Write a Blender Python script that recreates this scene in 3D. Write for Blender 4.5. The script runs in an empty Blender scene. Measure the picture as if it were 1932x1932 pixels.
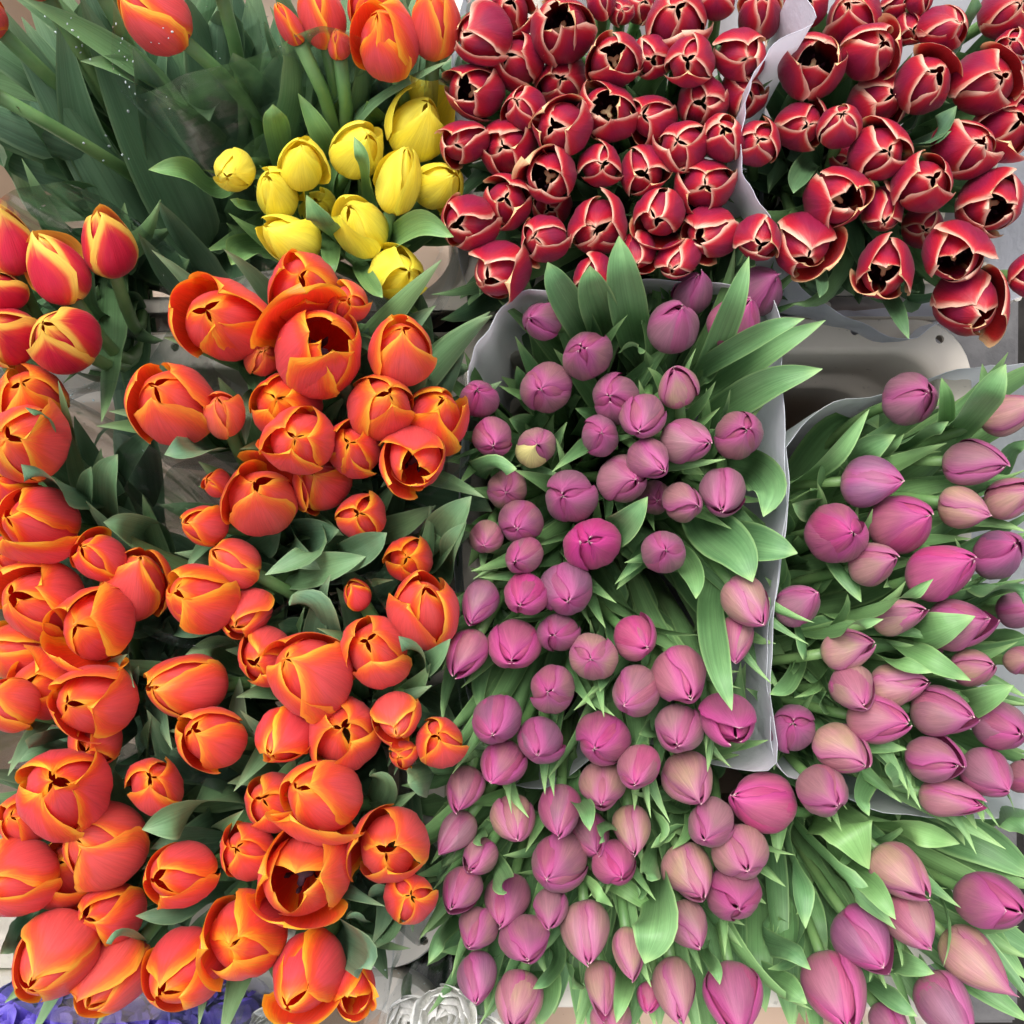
import bpy, bmesh, math, random
import numpy as np
from mathutils import Vector
from mathutils.geometry import tessellate_polygon

random.seed(11)
rng = np.random.default_rng(11)
SC = bpy.context.scene
COL = SC.collection

# ------------------------------------------------------------------ camera
CAM_Z = 0.90
FOV = math.radians(50.0)
cam_d = bpy.data.cameras.new('camera')
cam = bpy.data.objects.new('camera', cam_d)
COL.objects.link(cam)
cam.location = (0, 0, CAM_Z)
cam.rotation_euler = (0, 0, 0)
cam_d.angle = FOV
cam_d.clip_start = 0.02
cam_d.clip_end = 100
SC.camera = cam

# ------------------------------------------------------------------ light: bright overcast day
SUN_EL, SUN_AZ = math.radians(62), math.radians(335)
world = bpy.data.worlds.new('World')
SC.world = world
world.use_nodes = True
wn = world.node_tree
wn.nodes.clear()
sky = wn.nodes.new('ShaderNodeTexSky')
sky.sky_type = 'NISHITA'
sky.sun_disc = False
sky.sun_elevation = SUN_EL
sky.sun_rotation = SUN_AZ
sky.air_density = 1.0
sky.dust_density = 5.0
sky.ozone_density = 1.0
hs = wn.nodes.new('ShaderNodeHueSaturation')
hs.inputs['Saturation'].default_value = 0.35
bg = wn.nodes.new('ShaderNodeBackground')
bg.inputs['Strength'].default_value = 0.135
wo = wn.nodes.new('ShaderNodeOutputWorld')
wn.links.new(sky.outputs[0], hs.inputs['Color'])
wn.links.new(hs.outputs[0], bg.inputs['Color'])
wn.links.new(bg.outputs[0], wo.inputs['Surface'])
sun_d = bpy.data.lights.new('sun', 'SUN')
sun_d.energy = 1.5
sun_d.angle = math.radians(28)
sun_d.color = (1.0, 0.97, 0.93)
sun = bpy.data.objects.new('sun', sun_d)
COL.objects.link(sun)
sdir = Vector((math.sin(SUN_AZ) * math.cos(SUN_EL), math.cos(SUN_AZ) * math.cos(SUN_EL), math.sin(SUN_EL)))
sun.rotation_euler = (-sdir).to_track_quat('-Z', 'Y').to_euler()
SC.view_settings.view_transform = 'Standard'
SC.view_settings.look = 'None'
SC.view_settings.gamma = 1.0
SC.view_settings.exposure = 0.94
SC.view_settings.use_curve_mapping = False
SC.render.engine = 'CYCLES'
SC.cycles.transparent_max_bounces = 10
SC.cycles.max_bounces = 5
SC.cycles.diffuse_bounces = 3
SC.cycles.glossy_bounces = 2
SC.cycles.transmission_bounces = 3

# ------------------------------------------------------------------ helpers
FW = 1932.0                     # units of the layout survey across the frame
TANH = math.tan(FOV / 2)


def width_at(z):
    return 2 * (CAM_Z - z) * TANH


def at(fx, fy, z):
    """place of a surveyed point that lies at height z"""
    w = width_at(z)
    return np.array([(fx / FW - 0.5) * w, (0.5 - fy / FW) * w, z])


def unit(v):
    v = np.asarray(v, float)
    n = np.linalg.norm(v)
    return v / n if n > 1e-9 else v


def mesh_obj(name, verts, faces, mat, parent=None, uv=None, uv2=None, smooth=True, color=None):
    me = bpy.data.meshes.new(name)
    me.from_pydata(np.asarray(verts).tolist(), [], faces)
    if mat:
        me.materials.append(mat)
    if smooth:
        me.polygons.foreach_set('use_smooth', [True] * len(me.polygons))
    if uv is not None or uv2 is not None:
        li = np.empty(len(me.loops), dtype=np.int32)
        me.loops.foreach_get('vertex_index', li)
        for nm, arr in (('UVMap', uv), ('Edge', uv2)):
            if arr is not None:
                lay = me.uv_layers.new(name=nm)
                lay.data.foreach_set('uv', np.asarray(arr, dtype=np.float32)[li].ravel())
    me.update()
    ob = bpy.data.objects.new(name, me)
    COL.objects.link(ob)
    if parent:
        ob.parent = parent
    if color is not None:
        ob.color = color
    return ob


_grid_cache = {}


def grid_faces(nu, nv, close_u=False):
    key = (nu, nv, close_u)
    if key not in _grid_cache:
        fs = []
        for j in range(nv - 1):
            for i in range(nu if close_u else nu - 1):
                a = j * nu + i
                b = j * nu + (i + 1) % nu
                fs.append((a, b, b + nu, a + nu))
        _grid_cache[key] = fs
    return _grid_cache[key]


def thing(name, label, cat, loc=(0, 0, 0), group=None):
    o = bpy.data.objects.new(name, None)
    o.empty_display_size = 0.01
    COL.objects.link(o)
    o.location = tuple(float(c) for c in loc)
    o['label'] = label
    o['category'] = cat
    if group:
        o['group'] = group
    return o


def tag(o, label, cat, group=None):
    o['label'] = label
    o['category'] = cat
    if group:
        o['group'] = group
    return o


# ------------------------------------------------------------------ materials
class NT:
    def __init__(self, name):
        self.m = bpy.data.materials.new(name)
        self.m.use_nodes = True
        self.t = self.m.node_tree
        self.t.nodes.clear()

    def n(self, typ, **kw):
        nd = self.t.nodes.new(typ)
        for k, v in kw.items():
            setattr(nd, k, v)
        return nd

    def l(self, a, b):
        self.t.links.new(a, b)

    def val(self, sock, v):
        if hasattr(v, 'is_linked') or hasattr(v, 'links'):
            self.l(v, sock)
        else:
            sock.default_value = v

    def math(self, op, a, b=None, c=None, clamp=False):
        nd = self.n('ShaderNodeMath', operation=op)
        nd.use_clamp = clamp
        self.val(nd.inputs[0], a)
        if b is not None:
            self.val(nd.inputs[1], b)
        if c is not None:
            self.val(nd.inputs[2], c)
        return nd.outputs[0]

    def mix(self, f, a, b, blend='MIX'):
        nd = self.n('ShaderNodeMix', data_type='RGBA', blend_type=blend)
        self.val(nd.inputs[0], f)
        self.val(nd.inputs[6], a if not isinstance(a, tuple) else (*a, 1)[:4])
        self.val(nd.inputs[7], b if not isinstance(b, tuple) else (*b, 1)[:4])
        return nd.outputs[2]

    def ramp(self, f, stops, interp='EASE'):
        nd = self.n('ShaderNodeValToRGB')
        cr = nd.color_ramp
        cr.interpolation = interp
        while len(cr.elements) < len(stops):
            cr.elements.new(0.5)
        for e, (p, c) in zip(cr.elements, stops):
            e.position = p
            e.color = (*c, 1)[:4]
        self.l(f, nd.inputs[0])
        return nd.outputs[0]

    def sstep(self, x, lo, hi):
        nd = self.n('ShaderNodeMapRange', interpolation_type='SMOOTHSTEP')
        self.val(nd.inputs[0], x)
        nd.inputs[1].default_value = lo
        nd.inputs[2].default_value = hi
        return nd.outputs[0]

    def noise(self, vec, scale, detail=3.0, rough=0.55):
        nd = self.n('ShaderNodeTexNoise')
        if vec is not None:
            self.l(vec, nd.inputs['Vector'])
        nd.inputs['Scale'].default_value = scale
        nd.inputs['Detail'].default_value = detail
        nd.inputs['Roughness'].default_value = rough
        return nd.outputs[0]

    def uv(self, name='UVMap'):
        nd = self.n('ShaderNodeUVMap', uv_map=name)
        sx = self.n('ShaderNodeSeparateXYZ')
        self.l(nd.outputs[0], sx.inputs[0])
        return nd.outputs[0], sx.outputs[0], sx.outputs[1]

    def scaled(self, vec, s, off=None):
        nd = self.n('ShaderNodeVectorMath', operation='MULTIPLY')
        self.l(vec, nd.inputs[0])
        nd.inputs[1].default_value = s
        if off is None:
            return nd.outputs[0]
        n2 = self.n('ShaderNodeVectorMath', operation='ADD')
        self.l(nd.outputs[0], n2.inputs[0])
        cb = self.n('ShaderNodeCombineXYZ')
        self.l(off, cb.inputs[0])
        self.l(off, cb.inputs[2])
        self.l(cb.outputs[0], n2.inputs[1])
        return n2.outputs[0]

    def bump(self, h, strength, dist=0.001):
        nd = self.n('ShaderNodeBump')
        nd.inputs['Strength'].default_value = strength
        nd.inputs['Distance'].default_value = dist
        self.l(h, nd.inputs['Height'])
        return nd.outputs[0]

    def finish(self, col, rough=0.5, spec=0.4, normal=None, trans=0.0, tcol=None, sheen=0.0, coat=0.0):
        p = self.n('ShaderNodeBsdfPrincipled')
        self.val(p.inputs['Base Color'], col if not isinstance(col, tuple) else (*col, 1)[:4])
        self.val(p.inputs['Roughness'], rough)
        p.inputs['Specular IOR Level'].default_value = spec
        if sheen:
            p.inputs['Sheen Weight'].default_value = sheen
            p.inputs['Sheen Roughness'].default_value = 0.4
        if coat:
            p.inputs['Coat Weight'].default_value = coat
            p.inputs['Coat Roughness'].default_value = 0.25
        if normal is not None:
            self.l(normal, p.inputs['Normal'])
        out = self.n('ShaderNodeOutputMaterial')
        if trans > 0:
            tr = self.n('ShaderNodeBsdfTranslucent')
            self.val(tr.inputs['Color'], tcol if tcol is not None else col)
            mx = self.n('ShaderNodeMixShader')
            mx.inputs[0].default_value = trans
            self.l(p.outputs[0], mx.inputs[1])
            self.l(tr.outputs[0], mx.inputs[2])
            self.l(mx.outputs[0], out.inputs[0])
        else:
            self.l(p.outputs[0], out.inputs[0])
        return self.m


def petal_material(kind):
    k = NT('petal_' + kind)
    uvv, u, v = k.uv()
    _, d, rnd = k.uv('Edge')
    oi = k.n('ShaderNodeObjectInfo')
    sc = k.n('ShaderNodeSeparateColor')
    k.l(oi.outputs['Color'], sc.inputs[0])
    pale, hot, vary = sc.outputs[0], sc.outputs[1], sc.outputs[2]
    seed = k.math('MULTIPLY', rnd, 37.0)
    streak = k.noise(k.scaled(uvv, (16, 1.6, 1), seed), 1.0, 4, 0.6)
    fine = k.noise(k.scaled(uvv, (70, 4.0, 1), seed), 1.0, 2, 0.5)
    blot = k.noise(k.scaled(uvv, (2.6, 2.0, 1), seed), 1.0, 3, 0.5)
    geo = k.n('ShaderNodeNewGeometry')
    back = geo.outputs['Backfacing']
    st0 = k.math('SUBTRACT', streak, 0.5)
    bl0 = k.math('SUBTRACT', blot, 0.5)
    dd = k.math('ADD', d, k.math('MULTIPLY', st0, 0.16))
    dd = k.math('ADD', dd, k.math('MULTIPLY', bl0, 0.20))
    rough, trans = 0.40, 0.24
    if kind == 'orange':
        dd = k.math('ADD', dd, k.math('ADD', k.math('MULTIPLY', st0, 0.16), k.math('MULTIPLY', bl0, 0.22)))
        dd = k.math('MULTIPLY', dd, k.math('MULTIPLY_ADD', vary, 0.8, 0.8))
        outc = k.ramp(dd, [(0.0, (0.97, 0.50, 0.035)), (0.09, (0.94, 0.32, 0.020)), (0.20, (0.88, 0.155, 0.018)),
                           (0.38, (0.80, 0.070, 0.034)), (0.68, (0.74, 0.070, 0.085))])
        inc = k.ramp(dd, [(0.0, (0.95, 0.42, 0.022)), (0.10, (0.94, 0.26, 0.012)), (0.28, (0.86, 0.075, 0.008)),
                          (0.6, (0.82, 0.042, 0.010))])
        deep = k.sstep(v, 0.30, 0.05)
        inc = k.mix(k.math('MULTIPLY', deep, 0.7), inc, (0.46, 0.014, 0.008))
        outc = k.mix(k.math('MULTIPLY', k.sstep(v, 0.10, 0.0), 0.6), outc, (0.70, 0.42, 0.10))
        outc = k.mix(k.math('MULTIPLY', pale, 0.55), outc, (0.80, 0.20, 0.10))
    elif kind == 'red':
        de = k.math('ADD', d, k.math('MULTIPLY', st0, 0.20))
        edge = k.math('MULTIPLY', k.math('POWER', k.sstep(de, 0.25, -0.01), 1.6), 0.92)
        outc = k.ramp(dd, [(0.0, (0.74, 0.12, 0.07)), (0.14, (0.52, 0.015, 0.026)), (0.36, (0.40, 0.009, 0.034)),
                           (0.65, (0.27, 0.010, 0.050))])
        outc = k.mix(edge, outc, (0.90, 0.60, 0.44))
        inc = k.ramp(dd, [(0.0, (0.72, 0.16, 0.06)), (0.2, (0.55, 0.020, 0.018)), (0.55, (0.36, 0.010, 0.014))])
        inc = k.mix(edge, inc, (0.92, 0.62, 0.32))
        deep = k.sstep(k.math('ADD', v, k.math('MULTIPLY', st0, 0.1)), 0.36, 0.16)
        inc = k.mix(deep, inc, (0.014, 0.004, 0.008))
    elif kind == 'purple':
        cen = k.mix(k.sstep(blot, 0.3, 0.7), (0.200, 0.060, 0.120), (0.255, 0.112, 0.122))
        hotc = k.mix(k.sstep(blot, 0.3, 0.7), (0.40, 0.020, 0.145), (0.40, 0.050, 0.15))
        palec = k.mix(k.sstep(blot, 0.3, 0.7), (0.35, 0.225, 0.145), (0.37, 0.165, 0.175))
        cen = k.mix(k.math('MULTIPLY', k.sstep(vary, 0.25, 0.8), 0.6), cen, (0.185, 0.065, 0.165))
        cen = k.mix(hot, cen, hotc)
        cen = k.mix(pale, cen, palec)
        edgec = k.mix(hot, (0.34, 0.064, 0.195), (0.47, 0.026, 0.20))
        edgec = k.mix(k.math('MULTIPLY', pale, 0.6), edgec, (0.38, 0.132, 0.205))
        outc = k.mix(k.sstep(dd, 0.62, 0.0), cen, edgec)
        low = k.sstep(k.math('ADD', v, k.math('MULTIPLY', st0, 0.3)), 0.35, 0.0)
        lowc = k.mix(pale, (0.32, 0.19, 0.15), (0.43, 0.36, 0.16))
        outc = k.mix(k.math('MULTIPLY', low, 0.75), outc, lowc)
        outc = k.mix(k.math('MULTIPLY', k.sstep(d, 0.045, 0.012), 0.7), outc, (0.22, 0.018, 0.095))
        tipl = k.sstep(d, 0.06, 0.0)
        outc = k.mix(k.math('MULTIPLY', tipl, k.sstep(v, 0.965, 1.0)), outc, (0.74, 0.48, 0.50))
        gr = k.math('MULTIPLY', k.sstep(vary, 0.9, 1.0), k.sstep(k.math('ADD', rnd, 0.0), 0.22, 0.15))
        outc = k.mix(gr, outc, (0.62, 0.56, 0.22))
        inc = k.mix(0.5, outc, (0.60, 0.05, 0.26))
        rough, trans = 0.50, 0.10
    elif kind == 'yellow':
        outc = k.ramp(dd, [(0.0, (0.97, 0.88, 0.08)), (0.3, (0.97, 0.83, 0.055)), (0.7, (0.96, 0.86, 0.09))])
        outc = k.mix(k.math('MULTIPLY', k.sstep(v, 0.25, 0.0), 0.5), outc, (0.62, 0.50, 0.06))
        outc = k.mix(k.math('MULTIPLY', pale, 0.5), outc, (0.88, 0.74, 0.12))
        inc = k.mix(0.6, outc, (0.94, 0.62, 0.012))
        trans = 0.32
    elif kind == 'bicolour':
        db = k.math('ADD', d, k.math('MULTIPLY', st0, 0.06))
        outc = k.ramp(db, [(0.0, (0.90, 0.60, 0.10)), (0.15, (0.88, 0.52, 0.085)), (0.33, (0.68, 0.045, 0.035)),
                           (0.6, (0.56, 0.012, 0.045))])
        tipy = k.math('MULTIPLY', k.sstep(k.math('ADD', v, k.math('MULTIPLY', st0, .35)), 0.74, 1.05), 0.7)
        outc = k.mix(tipy, outc, (0.90, 0.58, 0.08))
        inc = k.mix(0.5, outc, (0.85, 0.32, 0.03))
    elif kind == 'white':
        outc = k.mix(blot, (0.86, 0.85, 0.80), (0.90, 0.90, 0.89))
        inc = k.mix(0.2, outc, (0.84, 0.84, 0.70))
        trans = 0.4
    elif kind == 'violet':
        outc = k.mix(blot, (0.065, 0.045, 0.36), (0.11, 0.075, 0.48))
        outc = k.mix(k.math('MULTIPLY', k.sstep(d, 0.4, 0.0), 0.5), outc, (0.22, 0.16, 0.66))
        inc = outc
        trans = 0.25
    if kind == 'orange':
        trans = 0.34
    col = k.mix(back, outc, inc)
    # fine lengthwise veining of the petal skin
    vein = k.math('MULTIPLY_ADD', k.math('ADD', fine, streak), 0.62, 0.38)
    vb = k.n('ShaderNodeCombineColor')
    for i in range(3):
        k.l(vein, vb.inputs[i])
    col = k.mix(0.9 if kind == 'purple' else 0.55, col, k.mix(1.0, col, vb.outputs[0], 'MULTIPLY'))
    nrm = k.bump(k.math('ADD', fine, streak), 0.35, 0.0009)
    return k.finish(col, rough, 0.5, nrm, trans, None, sheen=0.05)


def leaf_material(name, a, b, edge):
    k = NT(name)
    uvv, u, v = k.uv()
    oi = k.n('ShaderNodeObjectInfo')
    sc = k.n('ShaderNodeSeparateColor')
    k.l(oi.outputs['Color'], sc.inputs[0])
    light = sc.outputs[0]
    brown = sc.outputs[1]
    seed = k.math('MULTIPLY', sc.outputs[2], 29.0)
    st = k.noise(k.scaled(uvv, (24, 1.2, 1), seed), 1.0, 3, 0.6)
    bl = k.noise(k.scaled(uvv, (2.2, 3.5, 1), seed), 1.0, 4, 0.6)
    fine = k.noise(k.scaled(uvv, (80, 2.5, 1), seed), 1.0, 2, 0.5)
    col = k.mix(k.sstep(bl, 0.3, 0.72), a, b)
    col = k.mix(k.math('MULTIPLY', light, 0.8), col, (0.24, 0.45, 0.14))
    col = k.mix(k.math('MULTIPLY', brown, 0.7), col, (0.16, 0.13, 0.06))
    e = k.math('ABSOLUTE', k.math('MULTIPLY_ADD', u, 2.0, -1.0))
    rim = k.math('MULTIPLY', k.sstep(e, 0.82, 1.0), 0.55)
    tip = k.math('MULTIPLY', k.sstep(v, 0.90, 1.0), 0.75)
    col = k.mix(k.math('MAXIMUM', rim, tip), col, edge)
    col = k.mix(k.math('MULTIPLY', k.sstep(v, 0.4, 0.1), 0.6), col, (0.20, 0.30, 0.12))
    sm = k.math('MULTIPLY_ADD', st, 0.9, 0.55)
    cb = k.n('ShaderNodeCombineColor')
    for i in range(3):
        k.l(sm, cb.inputs[i])
    col = k.mix(1.0, col, cb.outputs[0], 'MULTIPLY')
    # water marks and old scratches on the wax
    sp = k.noise(k.scaled(uvv, (5, 8, 1), seed), 1.0, 6, 0.75)
    col = k.mix(k.math('MULTIPLY', k.sstep(sp, 0.68, 0.80), 0.35), col, (0.30, 0.38, 0.28))
    nrm = k.bump(k.math('ADD', fine, k.math('MULTIPLY', st, 0.8)), 0.30, 0.0008)
    rg = k.math('MULTIPLY_ADD', bl, 0.25, 0.32)
    return k.finish(col, rg, 0.45, nrm, 0.12, None)


M = {kd: petal_material(kd) for kd in ('orange', 'red', 'purple', 'yellow', 'bicolour', 'white', 'violet')}
M_LEAF = {
    'orange': leaf_material('leaf_blue_green', (0.070, 0.150, 0.085), (0.115, 0.205, 0.125), (0.26, 0.38, 0.20)),
    'red': leaf_material('leaf_dark_green', (0.040, 0.100, 0.055), (0.070, 0.150, 0.075), (0.22, 0.36, 0.16)),
    'purple': leaf_material('leaf_fresh_green', (0.090, 0.215, 0.085), (0.155, 0.310, 0.130), (0.36, 0.56, 0.22)),
    'yellow': leaf_material('leaf_mid_green', (0.085, 0.190, 0.065), (0.14, 0.270, 0.095), (0.30, 0.46, 0.17)),
    'bicolour': leaf_material('leaf_deep_green', (0.045, 0.110, 0.055), (0.075, 0.150, 0.075), (0.22, 0.34, 0.15)),  # deep green is the own colour of these leaves
}


def simple_mat(name, c1, c2, scale, rough, spec=0.4, bump=0.2, trans=0.0, bdist=0.001):
    k = NT(name)
    tc = k.n('ShaderNodeTexCoord')
    a = k.noise(tc.outputs['Object'], scale, 5, 0.6)
    b = k.noise(tc.outputs['Object'], scale * 9, 3, 0.6)
    col = k.mix(k.sstep(a, 0.3, 0.7), c1, c2)
    nrm = k.bump(k.math('ADD', a, k.math('MULTIPLY', b, 0.4)), bump, bdist)
    return k.finish(col, rough, spec, nrm, trans)


M_STEM = simple_mat('stem_green', (0.10, 0.22, 0.07), (0.17, 0.29, 0.10), 30, 0.45, 0.4, 0.1, 0.05)
M_PISTIL = simple_mat('pistil_cream', (0.62, 0.50, 0.26), (0.70, 0.58, 0.34), 60, 0.6, 0.3)
M_STAMEN = simple_mat('stamen_dark', (0.020, 0.010, 0.020), (0.045, 0.02, 0.035), 60, 0.7, 0.3)


def plastic_mat():
    k = NT('crate_plastic')
    tc = k.n('ShaderNodeTexCoord')
    o = tc.outputs['Object']
    a = k.noise(o, 7, 5, 0.6)
    b = k.noise(o, 120, 4, 0.6)
    c = k.noise(o, 420, 2, 0.5)
    col = k.mix(k.sstep(a, 0.35, 0.7), (0.78, 0.72, 0.63), (0.71, 0.64, 0.55))
    sx = k.n('ShaderNodeSeparateXYZ')
    k.l(o, sx.inputs[0])
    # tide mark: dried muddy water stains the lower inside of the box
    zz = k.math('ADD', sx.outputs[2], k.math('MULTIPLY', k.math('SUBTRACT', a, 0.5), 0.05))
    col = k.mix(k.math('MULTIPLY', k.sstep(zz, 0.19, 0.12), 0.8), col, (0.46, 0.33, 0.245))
    col = k.mix(k.math('MULTIPLY', k.sstep(b, 0.66, 0.76), 0.55), col, (0.26, 0.21, 0.17))
    col = k.mix(k.math('MULTIPLY', k.sstep(c, 0.70, 0.78), 0.4), col, (0.16, 0.13, 0.11))
    return k.finish(col, 0.65, 0.25, k.bump(k.math('ADD', b, c), 0.06, 0.0006))


M_CRATE = plastic_mat()


def paper_mat(name, c1, c2):
    k = NT(name)
    tc = k.n('ShaderNodeTexCoord')
    o = tc.outputs['Object']
    a = k.noise(o, 14, 5, 0.6)
    f = k.noise(o, 900, 2, 0.6)
    w = k.noise(o, 45, 4, 0.65)
    col = k.mix(k.sstep(a, 0.3, 0.7), c1, c2)
    return k.finish(col, 0.62, 0.3, k.bump(k.math('ADD', k.math('MULTIPLY', w, 1.0), k.math('MULTIPLY', f, 0.1)), 0.6, 0.003), 0.42)


M_PAPER_G = paper_mat('paper_grey', (0.70, 0.73, 0.76), (0.76, 0.79, 0.82))
M_PAPER_W = paper_mat('paper_white', (0.72, 0.72, 0.80), (0.80, 0.80, 0.86))


def film_mat():
    k = NT('clear_film')
    tc = k.n('ShaderNodeTexCoord')
    o = tc.outputs['Object']
    w = k.noise(o, 22, 3, 0.5)
    sp = k.noise(o, 260, 2, 0.5)
    dw = k.noise(o, 24, 2, 0.5)
    nrm = k.bump(w, 0.35, 0.006)
    gl = k.n('ShaderNodeBsdfGlossy')
    gl.inputs['Roughness'].default_value = 0.16
    gl.inputs['Color'].default_value = (0.9, 0.95, 1, 1)
    k.l(nrm, gl.inputs['Normal'])
    tr = k.n('ShaderNodeBsdfTransparent')
    tr.inputs['Color'].default_value = (0.955, 0.965, 0.97, 1)
    fr = k.n('ShaderNodeFresnel')
    fr.inputs['IOR'].default_value = 1.42
    k.l(nrm, fr.inputs['Normal'])
    mx = k.n('ShaderNodeMixShader')
    k.l(k.math('MULTIPLY_ADD', fr.outputs[0], 0.5, 0.008, True), mx.inputs[0])
    k.l(tr.outputs[0], mx.inputs[1])
    k.l(gl.outputs[0], mx.inputs[2])
    # beads of dried water
    df = k.n('ShaderNodeBsdfPrincipled')
    df.inputs['Base Color'].default_value = (0.75, 0.8, 0.82, 1)
    df.inputs['Roughness'].default_value = 0.2
    m2 = k.n('ShaderNodeMixShader')
    drops = k.math('MULTIPLY', k.sstep(sp, 0.70, 0.72), k.sstep(dw, 0.54, 0.60))
    k.l(k.math('MULTIPLY', drops, 0.75), m2.inputs[0])
    k.l(mx.outputs[0], m2.inputs[1])
    k.l(df.outputs[0], m2.inputs[2])
    # broad sheen painted in as a milky diffuse veil, streaked like creases
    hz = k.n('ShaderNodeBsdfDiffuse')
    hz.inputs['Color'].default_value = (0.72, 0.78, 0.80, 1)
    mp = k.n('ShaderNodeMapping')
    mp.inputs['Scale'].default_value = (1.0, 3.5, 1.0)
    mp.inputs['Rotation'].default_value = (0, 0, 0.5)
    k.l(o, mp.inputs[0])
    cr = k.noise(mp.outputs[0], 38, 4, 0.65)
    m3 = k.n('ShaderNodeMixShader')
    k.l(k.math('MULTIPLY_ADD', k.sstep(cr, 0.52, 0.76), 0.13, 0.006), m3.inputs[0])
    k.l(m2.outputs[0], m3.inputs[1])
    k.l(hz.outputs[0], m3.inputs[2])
    out = k.n('ShaderNodeOutputMaterial')
    k.l(m3.outputs[0], out.inputs[0])
    return k.m


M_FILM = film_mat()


def film_edge_mat():
    k = NT('clear_film_edge')
    p = k.n('ShaderNodeBsdfPrincipled')
    p.inputs['Base Color'].default_value = (0.75, 0.78, 0.8, 1)
    p.inputs['Roughness'].default_value = 0.15
    tr = k.n('ShaderNodeBsdfTransparent')
    mx = k.n('ShaderNodeMixShader')
    mx.inputs[0].default_value = 0.16
    k.l(tr.outputs[0], mx.inputs[1])
    k.l(p.outputs[0], mx.inputs[2])
    out = k.n('ShaderNodeOutputMaterial')
    k.l(mx.outputs[0], out.inputs[0])
    return k.m


M_FEDGE = film_edge_mat()
M_STONE = simple_mat('paving_grey', (0.075, 0.073, 0.075), (0.135, 0.13, 0.13), 26, 0.8, 0.3, 0.6, 0, 0.002)
M_JOINT = simple_mat('joint_dirt', (0.018, 0.017, 0.016), (0.035, 0.032, 0.03), 40, 0.95, 0.2, 0.5)

# ------------------------------------------------------------------ the setting: pavement
g = mesh_obj('pavement', [(-6, -6, 0), (6, -6, 0), (6, 6, 0), (-6, 6, 0)], [(0, 1, 2, 3)], M_JOINT, smooth=False)
g['kind'] = 'structure'


def stone_mesh(sx, sy, h, seed):
    r = random.Random(seed)
    bm = bmesh.new()
    bmesh.ops.create_cube(bm, size=1)
    for v_ in bm.verts:
        v_.co.x *= sx * (1 + r.uniform(-.02, .02))
        v_.co.y *= sy * (1 + r.uniform(-.03, .03))
        v_.co.z *= h
    bmesh.ops.bevel(bm, geom=[e for e in bm.edges], offset=0.004, segments=2, affect='EDGES')
    me = bpy.data.meshes.new('paving_stone')
    bm.to_mesh(me)
    bm.free()
    me.materials.append(M_STONE)
    return me


stones = [stone_mesh(0.098, 0.200, 0.05, i) for i in range(5)]
for i in range(9):
    for j in range(6):
        o = bpy.data.objects.new('paving_stone', stones[(i * 3 + j) % 5])
        COL.objects.link(o)
        o.parent = g
        o.location = (0.36 + (i - 1) * 0.108, -0.42 + j * 0.212 + (0.106 if i % 2 else 0), -0.010 + random.uniform(-.003, .003))
        o.rotation_euler = (random.uniform(-.01, .01), random.uniform(-.01, .01), random.uniform(-.02, .02))

# ------------------------------------------------------------------ crates
RIM = 0.245


def rrect(x0, x1, y0, y1, r, n=8):
    pts = []
    for cx, cy, a0 in ((x1 - r, y1 - r, 0), (x0 + r, y1 - r, 90), (x0 + r, y0 + r, 180), (x1 - r, y0 + r, 270)):
        for i in range(n + 1):
            a = math.radians(a0 + 90 * i / n)
            pts.append((cx + r * math.cos(a), cy + r * math.sin(a)))
    return pts


def loft(loops, mat, name, parent, cap=False):
    n = len(loops[0])
    vs = [p for lp in loops for p in lp]
    fs = grid_faces(n, len(loops), True)
    fs = list(fs)
    if cap:
        fs.append(tuple(range((len(loops) - 1) * n, len(loops) * n)))
    return mesh_obj(name, vs, fs, mat, parent)


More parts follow.
